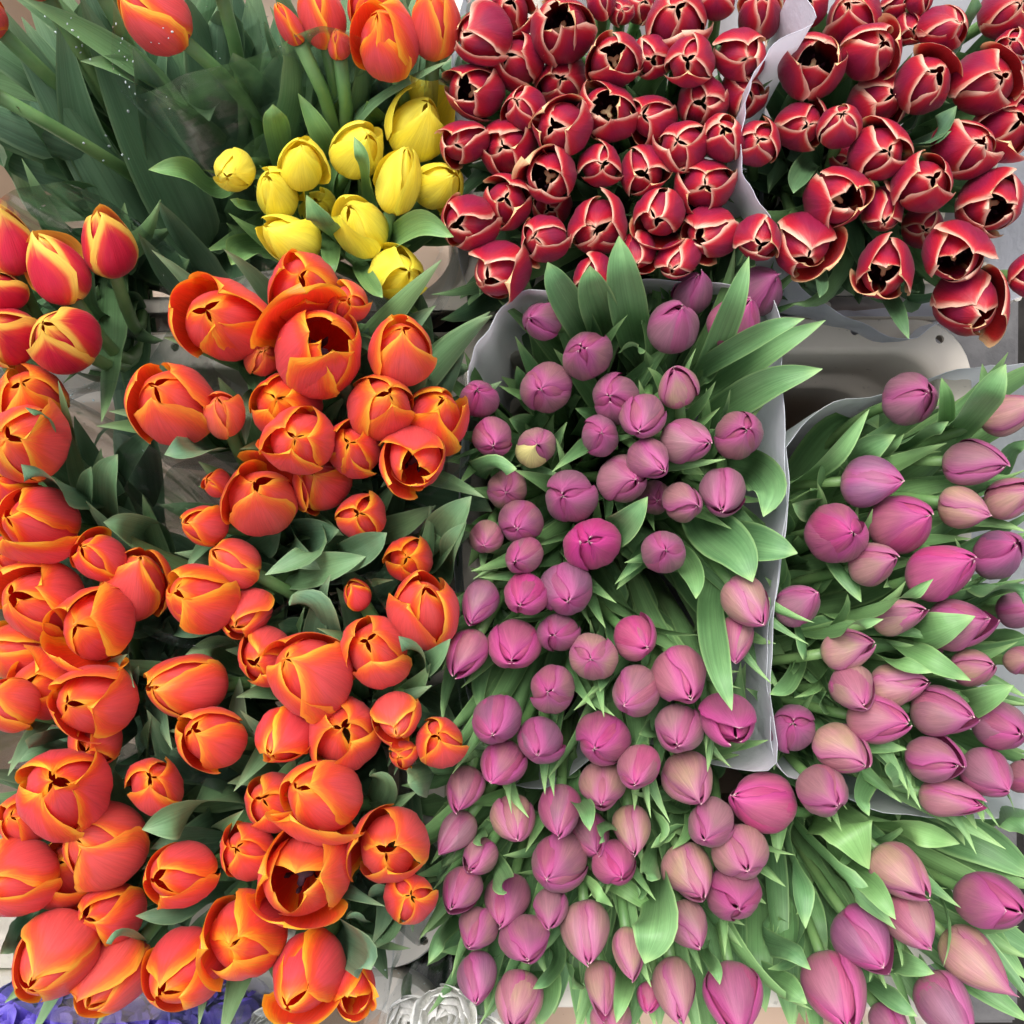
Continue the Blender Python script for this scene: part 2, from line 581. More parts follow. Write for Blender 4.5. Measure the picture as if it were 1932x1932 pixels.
def crate(label, fx0, fx1, fy0, fy1, holes=()):
    a, b = at(fx0, fy1, RIM), at(fx1, fy0, RIM)
    x0, y0, x1, y1 = a[0], a[1], b[0], b[1]
    c = thing('flower_crate', label, 'crate', ((x0 + x1) / 2, (y0 + y1) / 2, 0), 'cream plastic flower crates')
    ox, oy = (x0 + x1) / 2, (y0 + y1) / 2
    X0, X1, Y0, Y1 = x0 - ox, x1 - ox, y0 - oy, y1 - oy
    fl = 0.0165

    def loop(inset, z, r):
        return [(p[0], p[1], z) for p in rrect(X0 + inset, X1 - inset, Y0 + inset, Y1 - inset, r)]
    outer, inner = loop(0, RIM, 0.036), loop(fl, RIM, 0.024)
    hl = []
    for hx, hy in holes:
        hl.append([(hx + 0.0026 * math.cos(t), hy + 0.0026 * math.sin(t), RIM)
                   for t in [2 * math.pi * i / 14 for i in range(14)]])
    polys = [outer, inner] + hl
    tris = tessellate_polygon([[Vector(p) for p in pl] for pl in polys])
    flat = [p for pl in polys for p in pl]
    nv = len(flat)
    verts = flat + [(p[0], p[1], p[2] - 0.003) for p in flat]
    faces = []
    for t in tris:
        va, vb, vc = [Vector(flat[i]) for i in t]
        t = tuple(t)
        if (vb - va).cross(vc - va).z < 0:
            t = t[::-1]
        faces.append(t)
        faces.append(tuple(i + nv for i in t[::-1]))
    s = 0
    for pl in polys[2:]:
        pass
    s = len(outer) + len(inner)
    for pl in hl:
        n = len(pl)
        for i in range(n):
            p, q = s + i, s + (i + 1) % n
            faces.append((p, q, q + nv, p + nv))
        s += n
    mesh_obj('rim', verts, faces, M_CRATE, c, smooth=False)
    # outside skirt under the flange
    loft([loop(0.0, RIM, 0.036), loop(-0.0015, RIM - 0.003, 0.037), loop(-0.001, RIM - 0.016, 0.036), loop(0.0015, RIM - 0.016, 0.034)], M_CRATE, 'lip', c)
    w = [loop(fl, RIM, 0.024)]
    for k_, (di, dz) in enumerate(((0.0012, 0.0004), (0.0028, 0.0018), (0.004, 0.005), (0.008, 0.050), (0.0085, 0.056),
                                   (0.0100, 0.0595), (0.014, 0.0610), (0.0165, 0.0625), (0.0175, 0.066), (0.030, 0.225))):
        w.append(loop(fl + di, RIM - dz, 0.026 + di * .6))
    loft(w, M_CRATE, 'inner_wall', c)
    loft([loop(fl - 0.004, RIM - 0.0035, 0.03), loop(fl + 0.024, 0.002, 0.03)], M_CRATE, 'outer_wall', c)
    fl2 = loop(fl + 0.030, RIM - 0.225, 0.044)
    mesh_obj('floor', fl2, [tuple(range(len(fl2)))], M_CRATE, c, smooth=False)
    ib = (x0 + fl + 0.045, x1 - fl - 0.045, y0 + fl + 0.045, y1 - fl - 0.045)
    return c, ib, (ox, oy)


def hole_at(fx, fy, fx0, fx1, fy0, fy1):
    a, b, h = at(fx0, fy1, RIM), at(fx1, fy0, RIM), at(fx, fy, RIM)
    return (h[0] - (a[0] + b[0]) / 2, h[1] - (a[1] + b[1]) / 2)


FR = (845, 1832, 603, 1826)
FL = (-330, 838, 632, 1826)
BL = (-330, 952, -640, 627)
BR = (960, 1945, -640, 597)
crateFR, ibFR, _ = crate('cream plastic crate with rounded corner and holed rim holding the mauve tulips', *FR,
                         holes=[hole_at(1613, 624, *FR), hole_at(1773, 640, *FR), hole_at(870, 700, *FR), hole_at(1250, 624, *FR), hole_at(1808, 1000, *FR)])
crateFL, ibFL, _ = crate('cream plastic crate underneath the big orange tulip bunches', *FL,
                         holes=[hole_at(800, 1775, *FL), hole_at(330, 655, *FL), hole_at(815, 660, *FL), hole_at(400, 1806, *FL)])
crateBL, ibBL, _ = crate('cream plastic crate under the yellow tulips with a hole in its corner', *BL,
                         holes=[hole_at(926, 592, *BL), hole_at(600, 606, *BL), hole_at(929, 200, *BL)])
crateBR, ibBR, _ = crate('cream plastic crate holding both bunches of red tulips with pale edges', *BR,
                         holes=[hole_at(1200, 577, *BR), hole_at(1560, 577, *BR), hole_at(1920, 560, *BR)])
crateWL, ibWL, _ = crate('cream plastic crate with the violet hyacinths and white double flowers', -150, 838, 1842, 2900)
crateWR, ibWR, _ = crate('cream plastic crate whose rim shows under the hanging tips of the mauve tulips', 845, 1832, 1842, 2900)

# ------------------------------------------------------------------ tulip heads
NU, NV = 13, 17
_U, _V = np.meshgrid(np.linspace(-1, 1, NU), np.sin(np.linspace(0, math.pi / 2, NV)) * 0.55 + np.linspace(0, 1, NV) * 0.45)
PETAL_FACES = grid_faces(NU, NV)


def petal_geo(phi, R, H, ro, spread, a0, lift, lobes, flare, ripple, curl, r_, imb=0.045, vmax=0.42, tip_k=2.6, point=0.0, egg=(2.1, 0.85), crease=0.0):
    """one petal: grid of points round the +Z axis, outside facing outwards"""
    u, v = _U, _V
    f0 = (1 - np.clip(1 - v / vmax, 0, 1) ** 2.4) ** 0.62
    s = np.clip((v - vmax) / (1 - vmax), 0, 1)
    top = ro + (1 - ro) * np.clip(1 - s ** egg[0], 0, 1) ** egg[1]
    f = np.where(v < vmax, f0 * 0.93 + 0.07, top)
    r = R * f
    z = H * v
    g = np.where(v < 0.38, 0.55 + 0.45 * np.sin(np.clip(v / 0.38, 0, 1) * math.pi / 2),
                 np.clip(1 - np.clip((v - 0.38) / 0.62, 0, 1) ** tip_k, 0, 1) ** 0.54)
    if point:
        g = g * (1 - point * s ** 2)
    a = math.radians(a0) * g
    # physical distance to the margin, in units of R
    dist = np.minimum((1 - np.abs(u)) * a * np.maximum(r, R * 0.35) / R, (1 - v) * H / R + (1 - np.abs(u)) * 0.05)
    # irregular outline and surface
    ph = r_.uniform(0, 6.28, 6)
    wob = 0.07 * np.sin(3.1 * v * 2 + ph[0]) + 0.05 * np.sin(7 * v + ph[1]) + 0.022 * np.sin(23 * v + ph[4]) + 0.015 * np.sin(41 * v + ph[5])
    ang = u * a * (1 + wob * np.sign(u) * np.abs(u)) + r_.normal(0, 0.03) + 0.10 * s * np.sin(ph[2])
    r = r * (1 + imb * u)
    r = r * (1 - lobes * (u ** 2) * ((0.35 + 0.65 * s) if lobes > 0 else np.sin(np.clip(v, 0, 1) * math.pi * 0.62) ** 2))
    r = r * (1 - 0.035 * np.exp(-(u / 0.14) ** 2) * np.sin(np.clip(v * 1.1, 0, 1) * math.pi))
    r = r + R * flare * np.abs(u) ** 3 * (0.15 + s) * np.where(u > 0, 1 + 0.6 * np.sin(ph[3]), 1 + 0.6 * np.sin(ph[4]))
    r = r + R * ripple * (np.sin(5.5 * v + 2.5 * u + ph[5]) * 0.6 + np.sin(11 * v * np.sign(u) + ph[2]) * np.abs(u) ** 2) * s
    if crease:
        r = r + R * crease * (np.sin(7 * u + 2.5 * v + ph[0]) * 0.6 + np.sin(15 * u - 3 * v + ph[3]) * 0.4) * np.sin(np.clip(v * 1.05, 0, 1) * math.pi)
    r = r + spread * z                                    # hinge at the base
    r = r + R * curl * s ** 4                              # tip rolls out (+) or in (-)
    z = z - R * abs(curl) * 0.8 * s ** 6 * (1 if curl > 0 else 0.4)
    z = z + lift * v - R * 0.05 * np.abs(u) ** 2 * s
    z = z + R * 0.05 * ripple * 10 * np.sin(9 * u + ph[1]) * s ** 5 * 0.5
    th = phi + ang
    P = np.stack([r * np.cos(th), r * np.sin(th), z], -1)
    return P.reshape(-1, 3), np.stack([(u + 1) / 2, v], -1).reshape(-1, 2), dist.reshape(-1)


def frame_from_axis(ax, twist):
    z = unit(ax)
    ref = np.array([0.0, 0.0, 1.0]) if abs(z[2]) < 0.95 else np.array([1.0, 0, 0])
    x = unit(np.cross(ref, z))
    y = np.cross(z, x)
    c, s = math.cos(twist), math.sin(twist)
    return np.stack([x * c + y * s, -x * s + y * c, z], 1)


def tube(pts, rad, n=7, cap=True):
    pts = np.asarray(pts)
    m = len(pts)
    rad = np.full(m, rad) if np.isscalar(rad) else np.asarray(rad)
    T = np.gradient(pts, axis=0)
    vs = []
    ref = np.array([0.31, 0.95, 0.02])
    for i in range(m):
        t = unit(T[i])
        x = unit(np.cross(ref, t))
        y = np.cross(t, x)
        for k_ in range(n):
            a = 2 * math.pi * k_ / n
            vs.append(pts[i] + rad[i] * (x * math.cos(a) + y * math.sin(a)))
    fs = list(grid_faces(n, m, True))
    if cap:
        fs.append(tuple(range(n))[::-1])
        fs.append(tuple(range((m - 1) * n, m * n)))
    return np.array(vs), fs


def bezier(p0, p1, p2, p3, n):
    t = np.linspace(0, 1, n)[:, None]
    return (1 - t) ** 3 * p0 + 3 * (1 - t) ** 2 * t * p1 + 3 * (1 - t) * t * t * p2 + t ** 3 * p3


def catmull(pts, n):
    pts = np.asarray(pts, float)
    P = np.vstack([2 * pts[0] - pts[1], pts, 2 * pts[-1] - pts[-2]])
    out = []
    m = len(pts) - 1
    for q in np.linspace(0, m - 1e-6, n):
        i = int(q)
        t = q - i
        a, b, c, d = P[i], P[i + 1], P[i + 2], P[i + 3]
        out.append(0.5 * ((2 * b) + (-a + c) * t + (2 * a - 5 * b + 4 * c - d) * t * t + (-a + 3 * b - 3 * c + d) * t ** 3))
    return np.array(out)


LNU, LNV = 7, 18


def leaf_geo(curve, W, inner, cup, twist, r_, wave=0.08, full_at=0.45, lean=0.45):
    """blade along a curve; inner = point the upper face looks to"""
    n = len(curve)
    T = np.gradient(curve, axis=0)
    s = np.linspace(0, 1, n)
    w = np.where(s < full_at, 0.30 + 0.70 * np.sin(np.clip(s / full_at, 0, 1) * math.pi / 2),
                 np.clip(1 - np.clip((s - full_at) / (1 - full_at), 0, 1) ** 1.65, 0, 1) ** 0.9)
    w = np.maximum(w, 0.015)
    q = np.linspace(-1, 1, LNU)
    vs = np.zeros((n, LNU, 3))
    ph = r_.uniform(0, 6.28, 3)
    prev = None
    for i in range(n):
        t = unit(T[i])
        n0 = unit((inner - curve[i]) * np.array([1, 1, 0.0])) * lean + np.array([0, 0, 1.0])
        side = np.cross(t, n0)
        if np.linalg.norm(side) < 0.15 and prev is not None:
            side = prev
        side = unit(side - t * np.dot(side, t))
        if prev is not None:
            if np.dot(side, prev) < 0:
                side = -side
            side = unit(prev * 0.55 + side * 0.45)
        prev = side
        nn = np.cross(side, t)
        tw = twist * (s[i] - 0.35)
        c, sn = math.cos(tw), math.sin(tw)
        sd, nr = side * c + nn * sn, nn * c - side * sn
        hw = W * w[i] / 2
        cu = cup * (1 - 0.35 * s[i])
        for j in range(LNU):
            e = q[j]
            off = hw * (cu * e * e + 0.15 * abs(e)) + W * wave * 0.5 * math.sin(7 * s[i] + ph[0] + (2.2 if e > 0 else 0)) * abs(e) ** 1.5 * math.sin(math.pi * s[i])
            vs[i, j] = curve[i] + sd * hw * e * (1 - 0.22 * cu * e * e) + nr * off
    u, v = np.meshgrid((q + 1) / 2, s)
    return vs.reshape(-1, 3), np.stack([u, v], -1).reshape(-1, 2)


RATIO = dict(orange=1.34, red=1.2, purple=1.38, yellow=1.42, bicolour=1.35)
WIDE = dict(orange=1.0, red=1.03, purple=1.05, yellow=1.02, bicolour=1.02)
EGG = dict(orange=(1.85, 0.80), red=(2.1, 0.85), purple=(1.7, 0.82), yellow=(1.8, 0.78), bicolour=(1.7, 0.85))
LIMITS = {}


# what lies on each side of a bunch: behind it, before it, to either hand, and its middle
SIDES = {
    'A': ('well behind the mauve tulips', 'near the mauve tulips', 'near the yellow tulips', 'near the white paper', 'mid-bunch'),
    'B': ('far behind the crate corner', 'near the crate corner', 'along the paper fold', 'away from the fold', 'mid-bunch'),
    'C': ('near the red tulips', 'near the paper corner', 'near the orange tulips', 'near the paper wall', 'mid-bunch'),
    'D': ('under the paper', 'over the front rim', 'near the orange tulips', 'near the sparse bunch', 'mid-bunch'),
    'E': ('near the crate corner', 'near the sparse bunch', 'near the paper fold', 'hanging outside', 'mid-bunch'),
    'F': ('under the paper', 'at its drooping end', 'near the crate', 'hanging outside', 'mid-bunch'),
    'G': ('under the film', 'near the orange tulips', 'near the long stems', 'near the red tulips', 'mid-bunch'),
    'H': ('near the long stems', 'near the orange tulips', 'away from the film', 'near the film', 'mid-bunch'),
    'I': ('behind the others', 'near the yellow tulips', 'away from the red tulips', 'near the red tulips', 'mid-bunch'),
    'J': ('near the yellow tulips', 'near the leafy bunch', 'near the dark gap', 'near the mauve tulips', 'mid-bunch'),
    'K': ('near the rim bunch', 'above the leafy gap', 'away from the mauve', 'near the mauve tulips', 'mid-bunch'),
    'L': ('near the red-yellow tulips', 'near the hyacinth-side bunch', 'on the outer side', 'near the leafy bunch', 'mid-bunch'),
    'M': ('near the leafy bunch', 'near the holed rim', 'away from the mauve', 'near the mauve tulips', 'mid-bunch'),
    'N': ('farther from the hyacinths', 'near the hyacinths', 'on the outer side', 'near the holed rim', 'mid-bunch'),
}


class Bunch:
    def __init__(self, key, kind, phrase, box, zh, heads, leaves=(), shift=(0, 0), pull=0.30, auto=1, autow=(26, 38), foot=None, keyz=(-0.045, 0.004, 0.016)):
        self.__dict__.update(locals())


def head_place(h, zh):
    cx, cy, w, tx, ty, op = h[:6]
    opt = h[6] if len(h) > 6 else {}
    return cx, cy, w, tx, ty, op, opt


ALL = []                        # every flower head of the place: centre, axis, radius, length


def hits(pts, skip=0):
    pts = np.asarray(pts)
    C, A, RR, HH = ALL_NP
    d = pts[:, None, :] - C[None]
    al = (d * A[None]).sum(-1)
    pr = np.sqrt(np.maximum((d * d).sum(-1) - al ** 2, 0))
    return int((((al / (HH * 0.52)) ** 2 + (pr / (RR * 1.03)) ** 2) < 1).any(1).sum())


def leaf_hits(vs, rows):
    v = vs.reshape(rows, LNU, 3)[int(rows * .45):]
    return hits(v[:, ::2].reshape(-1, 3))


def place_bunch(B):
    r_ = B.r_ = np.random.default_rng(sum(ord(c) * (i + 3) for i, c in enumerate(B.key)))
    items = []
    for h in B.heads:
        cx, cy, w, tx, ty, op, opt = head_place(h, B.zh)
        w *= WIDE[B.kind] * (0.93 if B.kind == 'red' and w > 104 else 1.0)
        if B.kind == 'red':
            op *= 0.97
        d = dict(cx=cx, cy=cy, w=w, tx=tx, ty=ty, op=op, opt=opt, z=B.zh + opt.get('dz', 0) + r_.uniform(-.006, .006))
        ratio = max(opt.get('L', 0) * WIDE[B.kind], RATIO[B.kind] * w) / w
        d['ratio'] = ratio
        items.append(d)

    def world_of(d):
        p = at(d['cx'], d['cy'], d['z'])
        sc = width_at(d['z']) / FW
        ray = unit(np.array([0, 0, CAM_Z]) - p)
        dx, dy = d['tx'] - d['cx'], -(d['ty'] - d['cy'])
        off = math.hypot(dx, dy)
        L = d['ratio'] * d['w']
        sn = min(0.96, off / (0.5 * L))
        ex = unit(np.array([1, 0, 0]) - ray * ray[0])
        ey = np.cross(ray, ex)
        dr = unit(ex * dx + ey * dy) if off > 0.5 else ex
        ax = ray * math.sqrt(1 - sn * sn) + dr * sn
        d.update(p=p, sc=sc, ax=unit(ax), R=d['w'] * sc / 2, H=L * sc)
        d['base'] = p - d['ax'] * d['H'] * 0.5

    for d in items:
        world_of(d)
    # let crowded heads slide over one another instead of sharing space
    for _ in range(30):
        for i in range(len(items)):
            for j in range(i):
                a, b = items[i], items[j]
                dv = a['p'] - b['p']
                dist = np.linalg.norm(dv)
                need = 0.86 * (a['R'] + b['R']) * 1.05
                if dist < need:
                    fa, fb = a['opt'].get('f', 0), b['opt'].get('f', 0)
                    up = 1 if (fa, a['z']) >= (fb, b['z']) else -1
                    st = min(0.004, (need - dist) * 0.5)
                    for o_, sg in ((a, up), (b, -up)):
                        nz = o_['z'] + sg * st
                        o_['z'] = min(max(nz, B.zh - 0.030), B.zh + 0.030)
                        world_of(o_)
    cen = np.mean([d['base'] for d in items], 0)
    mean_ax = np.mean([d['ax'] for d in items], 0)
    if B.foot is not None:
        f = at(B.foot[0], B.foot[1], 0.03)
    else:
        f = np.array([cen[0] - mean_ax[0] * 0.14 + B.shift[0], cen[1] - mean_ax[1] * 0.14 + B.shift[1], 0.03])
    x0, x1, y0, y1 = B.box
    f[0] = min(max(f[0], x0 + 0.03), x1 - 0.03)
    f[1] = min(max(f[1], y0 + 0.03), y1 - 0.03)
    f[2] = 0.024
    B.footw, B.cen, B.items = f, cen, items
    ALL.extend((d['p'], d['ax'], d['R'], d['H']) for d in items)


def build_bunch(B):
    r_, f, cen, items = B.r_, B.footw, B.cen, B.items
    # wording: which one is it
    ws = sorted(d['w'] for d in items)
    widest = max(items, key=lambda d: d['op'])
    biggest = max(items, key=lambda d: d['w'])
    smallest = min(items, key=lambda d: d['w'])
    mx_, my_ = np.mean([d['cx'] for d in items]), np.mean([d['cy'] for d in items])
    sx_, sy_ = np.std([d['cx'] for d in items]) * 1.6, np.std([d['cy'] for d in items]) * 1.6
    noun = dict(orange='orange tulip', red='red tulip', purple='mauve tulip', yellow='yellow tulip', bicolour='red-yellow tulip')[B.kind]
    for d in items:
        op, opt = d['op'], d['opt']
        tone = ''
        if opt.get('hot', 0) > 0.55:
            tone = 'magenta-pink '
            nn_ = 'tulip'
        elif opt.get('pale', 0) > 0.6:
            tone = 'beige-pink '
            nn_ = 'tulip'
        else:
            nn_ = noun
        sn = math.hypot(d['tx'] - d['cx'], d['ty'] - d['cy']) / (0.5 * d['ratio'] * d['w'])
        pose = 'lying flat' if sn > 0.72 else ('leaning' if sn > 0.38 else 'upright')
        stt = 'tightly closed' if op < 0.025 else 'closed' if op < 0.12 else 'barely open' if op < 0.26 else 'half open' if op < 0.41 else 'open' if op < 0.58 else 'wide open'
        side = SIDES[B.key]
        dx, dy = (d['cx'] - mx_) / sx_, (d['cy'] - my_) / sy_
        if max(abs(dx), abs(dy)) < 0.55:
            sec = side[4]
        elif abs(dx) > abs(dy):
            sec = side[2] if dx < 0 else side[3]
        else:
            sec = side[0] if dy < 0 else side[1]
        grp = 'tulips of ' + B.phrase
        if opt.get('label'):
            lab = opt['label']
        elif d is biggest:
            lab = f'biggest {tone}{nn_} of {B.phrase}, {stt}'
        elif d is widest and op > 0.5:
            lab = f'most widely opened {tone}{nn_} of {B.phrase}'
        elif d is smallest:
            lab = f'smallest {tone}{nn_} of {B.phrase}, {stt}'
        else:
            size = 'large ' if d['w'] > ws[int(len(ws) * 0.72)] else 'small ' if d['w'] < ws[int(len(ws) * 0.28)] else ''
            lab = f'{size}{stt} {tone}{nn_} {pose} {sec} in {B.phrase}'
        d['label'], d['grp'] = lab, grp
    for d in items:
        make_tulip(B, d, r_, f, cen)
    # surveyed leaves: each grows from the stem of the nearest tulip of the bunch
    for lf in B.leaves:
        pts, W = lf[0], lf[1]
        o = lf[2] if len(lf) > 2 else {}
        zs = o.get('z', B.keyz)
        pts = [np.array(q, float) for q in pts]
        if np.dot(unit(pts[1] - pts[0]), unit(pts[2] - pts[1])) < 0.45:
            pts[1] = (pts[0] + pts[2]) / 2
        best = None
        tw = o.get('tw', r_.uniform(-.5, .5))
        for lift in (0, .006, .012, .018, .026, .034, -.02, -.035):
            P = [at(q[0], q[1], B.zh + dz + lift * kz) for q, dz, kz in zip(pts, zs, (0.5, 1, 1))]
            d = min(items, key=lambda q: np.linalg.norm((q['p'] - P[0])[:2]) + 0.3 * np.linalg.norm((q['stem'][6] - P[0])[:2]))
            st = d['stem']
            low = [p for p in st if p[2] < P[0][2] - 0.03] or [st[3]]
            k_ = min(low, key=lambda q: np.linalg.norm(q[:2] - P[0][:2]) - 0.6 * q[2])
            mid = k_ * 0.45 + P[0] * 0.55
            crv = catmull([k_, mid] + P, 26)
            Ww = W * (1.45 if B.key == 'I' else 1.2) * width_at(B.zh) / FW
            vs, uv = leaf_geo(crv, Ww, np.array([*cen[:2], B.zh + 0.2]), o.get('cup', 0.40), tw, np.random.default_rng(5), full_at=0.66, lean=0.3)
            n_ = leaf_hits(vs, 26)
            if best is None or n_ < best[0]:
                best = (n_, vs, uv, d)
            if n_ == 0:
                break
        _, vs, uv, d = best
        mesh_obj('leaf', vs - d['loc'], grid_faces(LNU, 26), M_LEAF[B.kind], d['root'], uv,
                 color=(o.get('light', r_.uniform(0, .35)), o.get('brown', 0.0), r_.uniform(), 1))


def make_tulip(B, d, r_, foot, cen):
    opt, op, R, H = d['opt'], d['op'], d['R'], d['H']
    kind = B.kind
    base, ax = d['base'], d['ax']
    fj = foot + np.array([(d['base'][0] - cen[0]) * B.pull, (d['base'][1] - cen[1]) * B.pull, 0])
    x0, x1, y0, y1 = B.box
    fj[0] = min(max(fj[0], x0), x1)
    fj[1] = min(max(fj[1], y0), y1)
    root = thing('tulip', d['label'], 'tulip', fj, d['grp'])
    loc = np.array(root.location)
    d['root'], d['loc'] = root, loc
    hot, pale = opt.get('hot', 0.0), opt.get('pale', 0.0)
    if kind == 'purple':
        hot = min(1, max(0, hot * .85 + r_.uniform(-.08, .10)))
        pale = min(1, max(0, pale + r_.uniform(0.0, .32)))
    else:
        pale = min(1, max(0, pale + r_.uniform(0, .4)))
    tcol = (pale, hot, 1.0 if opt.get('green') else r_.uniform(0, .85), 1)
    F = frame_from_axis(ax, opt.get('twist', r_.uniform(0, 6.28)))
    purple = kind in ('purple',)
    o_ = op
    # radius fraction left open at the mouth
    ro = 0.0 if o_ < 0.06 else max(0.02, o_ * 0.82)
    sq = np.array([1 + r_.normal(0, .05), 1 + r_.normal(0, .05), 1.0])
    for layer in (0, 1):
        for i in range(3):
            phi = math.radians(120 * i + 60 * layer + r_.normal(0, 6))
            if layer == 0:
                roi = ro * r_.uniform(0.45, 1.3)
                rad = R * (1.0 + r_.normal(0, .055 if purple else .04))
                hh = H * (1 + r_.normal(0, 0.035 + .04 * o_))
                a0 = 68 if purple else 64
                spread = min(0.14, max(0, r_.normal(0.0, 0.012 + 0.12 * o_))) if ro > 0 else 0.0
                if purple:
                    hh *= 1 + r_.normal(0, .035)
                    spread += max(0, r_.normal(0, .022))
                if kind in ('orange', 'red', 'yellow') and .2 < o_ < .58 and i == 0 and r_.uniform() < 0.3:
                    spread += r_.uniform(.05, .18)
                if opt.get('loose') and i == 0:
                    spread += 0.35 * opt['loose']
            else:
                roi = ro * (r_.uniform(0.0, 0.45 if kind == 'red' else 0.18) if o_ < .56 else r_.uniform(.6, .95))
                rad = R * (0.87 if not purple else 0.93)
                hh = H * (0.97 + r_.normal(0, 0.03) - (0.02 if purple else 0))
                a0 = 74
                spread = 0.0
            crl = (r_.normal(0.0, 0.05) + 0.12 * o_ * r_.uniform(-1.1, 1)) if not purple else 0.0
            P, uv, dist = petal_geo(phi, rad, hh, roi, spread, a0, 0,
                                    lobes=(0.26 + r_.uniform(-.06, .08)) if purple else r_.uniform(-.26, .10) if layer == 0 else 0.05,
                                    flare=(0.0 if purple else 0.03 + 0.10 * o_) * r_.uniform(-.6, 1.2),
                                    ripple=(0.008 if purple else 0.022) * (1 + o_),
                                    curl=crl, r_=r_, imb=(0.085 if purple else 0.075) * r_.choice([1, 1, 1, -1]) if layer == 0 else -0.03, crease=0.016 if purple else 0.022, egg=EGG[kind],
                                    tip_k=(2.5 if kind in ('red', 'orange') else 2.2) + (4.5 if o_ < .56 else 1.0) * layer,
                                    vmax=0.38 if kind != 'bicolour' else 0.36)
            Wp = (P * sq) @ F.T + base - loc
            pr = r_.uniform()
            if opt.get('green'):
                pr = 0.05 if (layer, i) == (0, 0) else 0.4 + pr * .6
            uv2 = np.stack([dist, np.full(len(dist), pr)], -1)
            mesh_obj('petal', Wp, PETAL_FACES, M[kind], root, uv, uv2,
                     color=tcol if not (purple and layer) else (tcol[0] * .4, min(1, tcol[1] + .35), tcol[2], 1))
    if op > 0.55 and kind in ('red', 'orange'):
        # pistil: stout column with a three lobed stigma
        vs, fs = [], []
        n = 18
        for (zz, rr, lob) in ((0.06, 0.10, 0), (0.34, 0.10, 0), (0.40, 0.15, .3), (0.46, 0.24, .62), (0.49, 0.20, .62), (0.485, 0.03, 0)):
            for k_ in range(n):
                a = 2 * math.pi * k_ / n
                q = rr * R * (1 - lob + lob * (0.5 + 0.5 * math.cos(3 * a)) ** 1.2 * 1.35)
                vs.append((q * math.cos(a), q * math.sin(a), zz * H))
        fs = list(grid_faces(n, 6, True)) + [tuple(range(5 * n, 6 * n))]
        mesh_obj('pistil', np.array(vs) @ F.T + base - loc, fs, M_PISTIL if kind == 'red' else M_STAMEN, root)
        for k_ in range(6):
            a = math.radians(60 * k_ + r_.uniform(-10, 10))
            p0 = np.array([math.cos(a) * .12 * R, math.sin(a) * .12 * R, .08 * H])
            p1 = np.array([math.cos(a) * .38 * R, math.sin(a) * .38 * R, .27 * H])
            p2 = np.array([math.cos(a) * .42 * R, math.sin(a) * .42 * R, .45 * H])
            vs, fs = tube(np.array([p0, p1, (p1 * .8 + p2 * .2), (p1 + p2) / 2, p2]), np.array([.025, .03, .06, .065, .02]) * R, 6)
            mesh_obj('stamen', vs @ F.T + base - loc, fs, M_STAMEN, root)
    # stem
    L = np.linalg.norm(base - fj)
    crv = bezier(fj, fj + np.array([(base[0] - fj[0]) * .12, (base[1] - fj[1]) * .12, 0.55 * L]), base - ax * 0.36 * L + np.array([0, 0, -.02]), base + ax * 0.03 * H, 14)
    d['stem'] = crv
    sr = {'orange': 0.0036, 'red': 0.0031, 'purple': 0.0029, 'yellow': 0.0034, 'bicolour': 0.0034}[kind]
    vs, fs = tube(crv, np.linspace(sr * 1.15, sr, 14), 7)
    mesh_obj('stem', vs - loc, fs, M_STEM, root)
    # own leaves
    sc = d['sc']
    nleaf = B.auto if not isinstance(B.auto, float) else (1 if r_.uniform() < B.auto else 0)
    nleaf = opt.get('nl', nleaf)
    for q in range(nleaf + 2):
        low = q >= nleaf
        broad = q == 0 or low
        best = None
        for attempt in range(8):
            a = (r_.uniform(0.0, 3.1) if low else r_.uniform(0.35, 1.7)) * (1 if (q + int(r_.uniform(0, 2))) % 2 else -1)
            out = unit((d['p'] - cen) * np.array([1, 1, 0]) * 8 + np.array([ax[0], ax[1], 0]) * 0.9 + r_.normal(0, .3, 3) * np.array([1, 1, 0]))
            c, s = math.cos(a), math.sin(a)
            dr = np.array([out[0] * c - out[1] * s, out[0] * s + out[1] * c, 0])
            W = r_.uniform(*B.autow) * sc * (1.9 if low else 1.55 if broad else 1.0)
            p0 = crv[4 if broad else 6]
            tip = d['p'] + dr * R * r_.uniform(1.3, 2.2) + out * H * r_.uniform(0.2, 1.15) * (0.25 + np.linalg.norm(ax[:2]))
            tip[2] = d['p'][2] + (r_.uniform(-0.085, -0.045) if low else r_.uniform(-0.034, -0.010) if broad else r_.uniform(-0.012, 0.006))
            flat = unit(dr * .7 + out * .5)
            p1 = p0 + np.array([0, 0, (tip[2] - p0[2]) * .55])
            p2 = tip - (flat * r_.uniform(.6, 1.0) + np.array([0, 0, .75])) * 0.30 * np.linalg.norm(tip - p0)
            lc = bezier(p0, p1, p2, tip, LNV)
            vs, uv = leaf_geo(lc, W, np.array([*d['p'][:2], d['p'][2] + .05]), r_.uniform(.2, .6), r_.normal(0, .5), r_, full_at=0.58, lean=0.6)
            n_ = leaf_hits(vs, LNV)
            for q_ in (lc[-1], lc[-4]):       # the crate corner stays bare
                wq = width_at(q_[2])
                fx_, fy_ = (q_[0] / wq + .5) * FW, (.5 - q_[1] / wq) * FW
                if 1485 < fx_ < 1880 and 585 < fy_ < 800 and B.key in 'BEC' and not (B.key == 'E' and fy_ > 1340 - .36 * fx_ + 30):
                    n_ += 20
            if best is None or n_ < best[0]:
                best = (n_, vs, uv)
            if n_ == 0:
                break
        n_, vs, uv = best
        if n_ > 3:
            continue
        mesh_obj('leaf', vs - loc, grid_faces(LNU, LNV), M_LEAF[kind], root, uv,
                 color=(r_.uniform(0, .6) * (.4 if low else 1), r_.uniform(0, .12), r_.uniform(), 1))


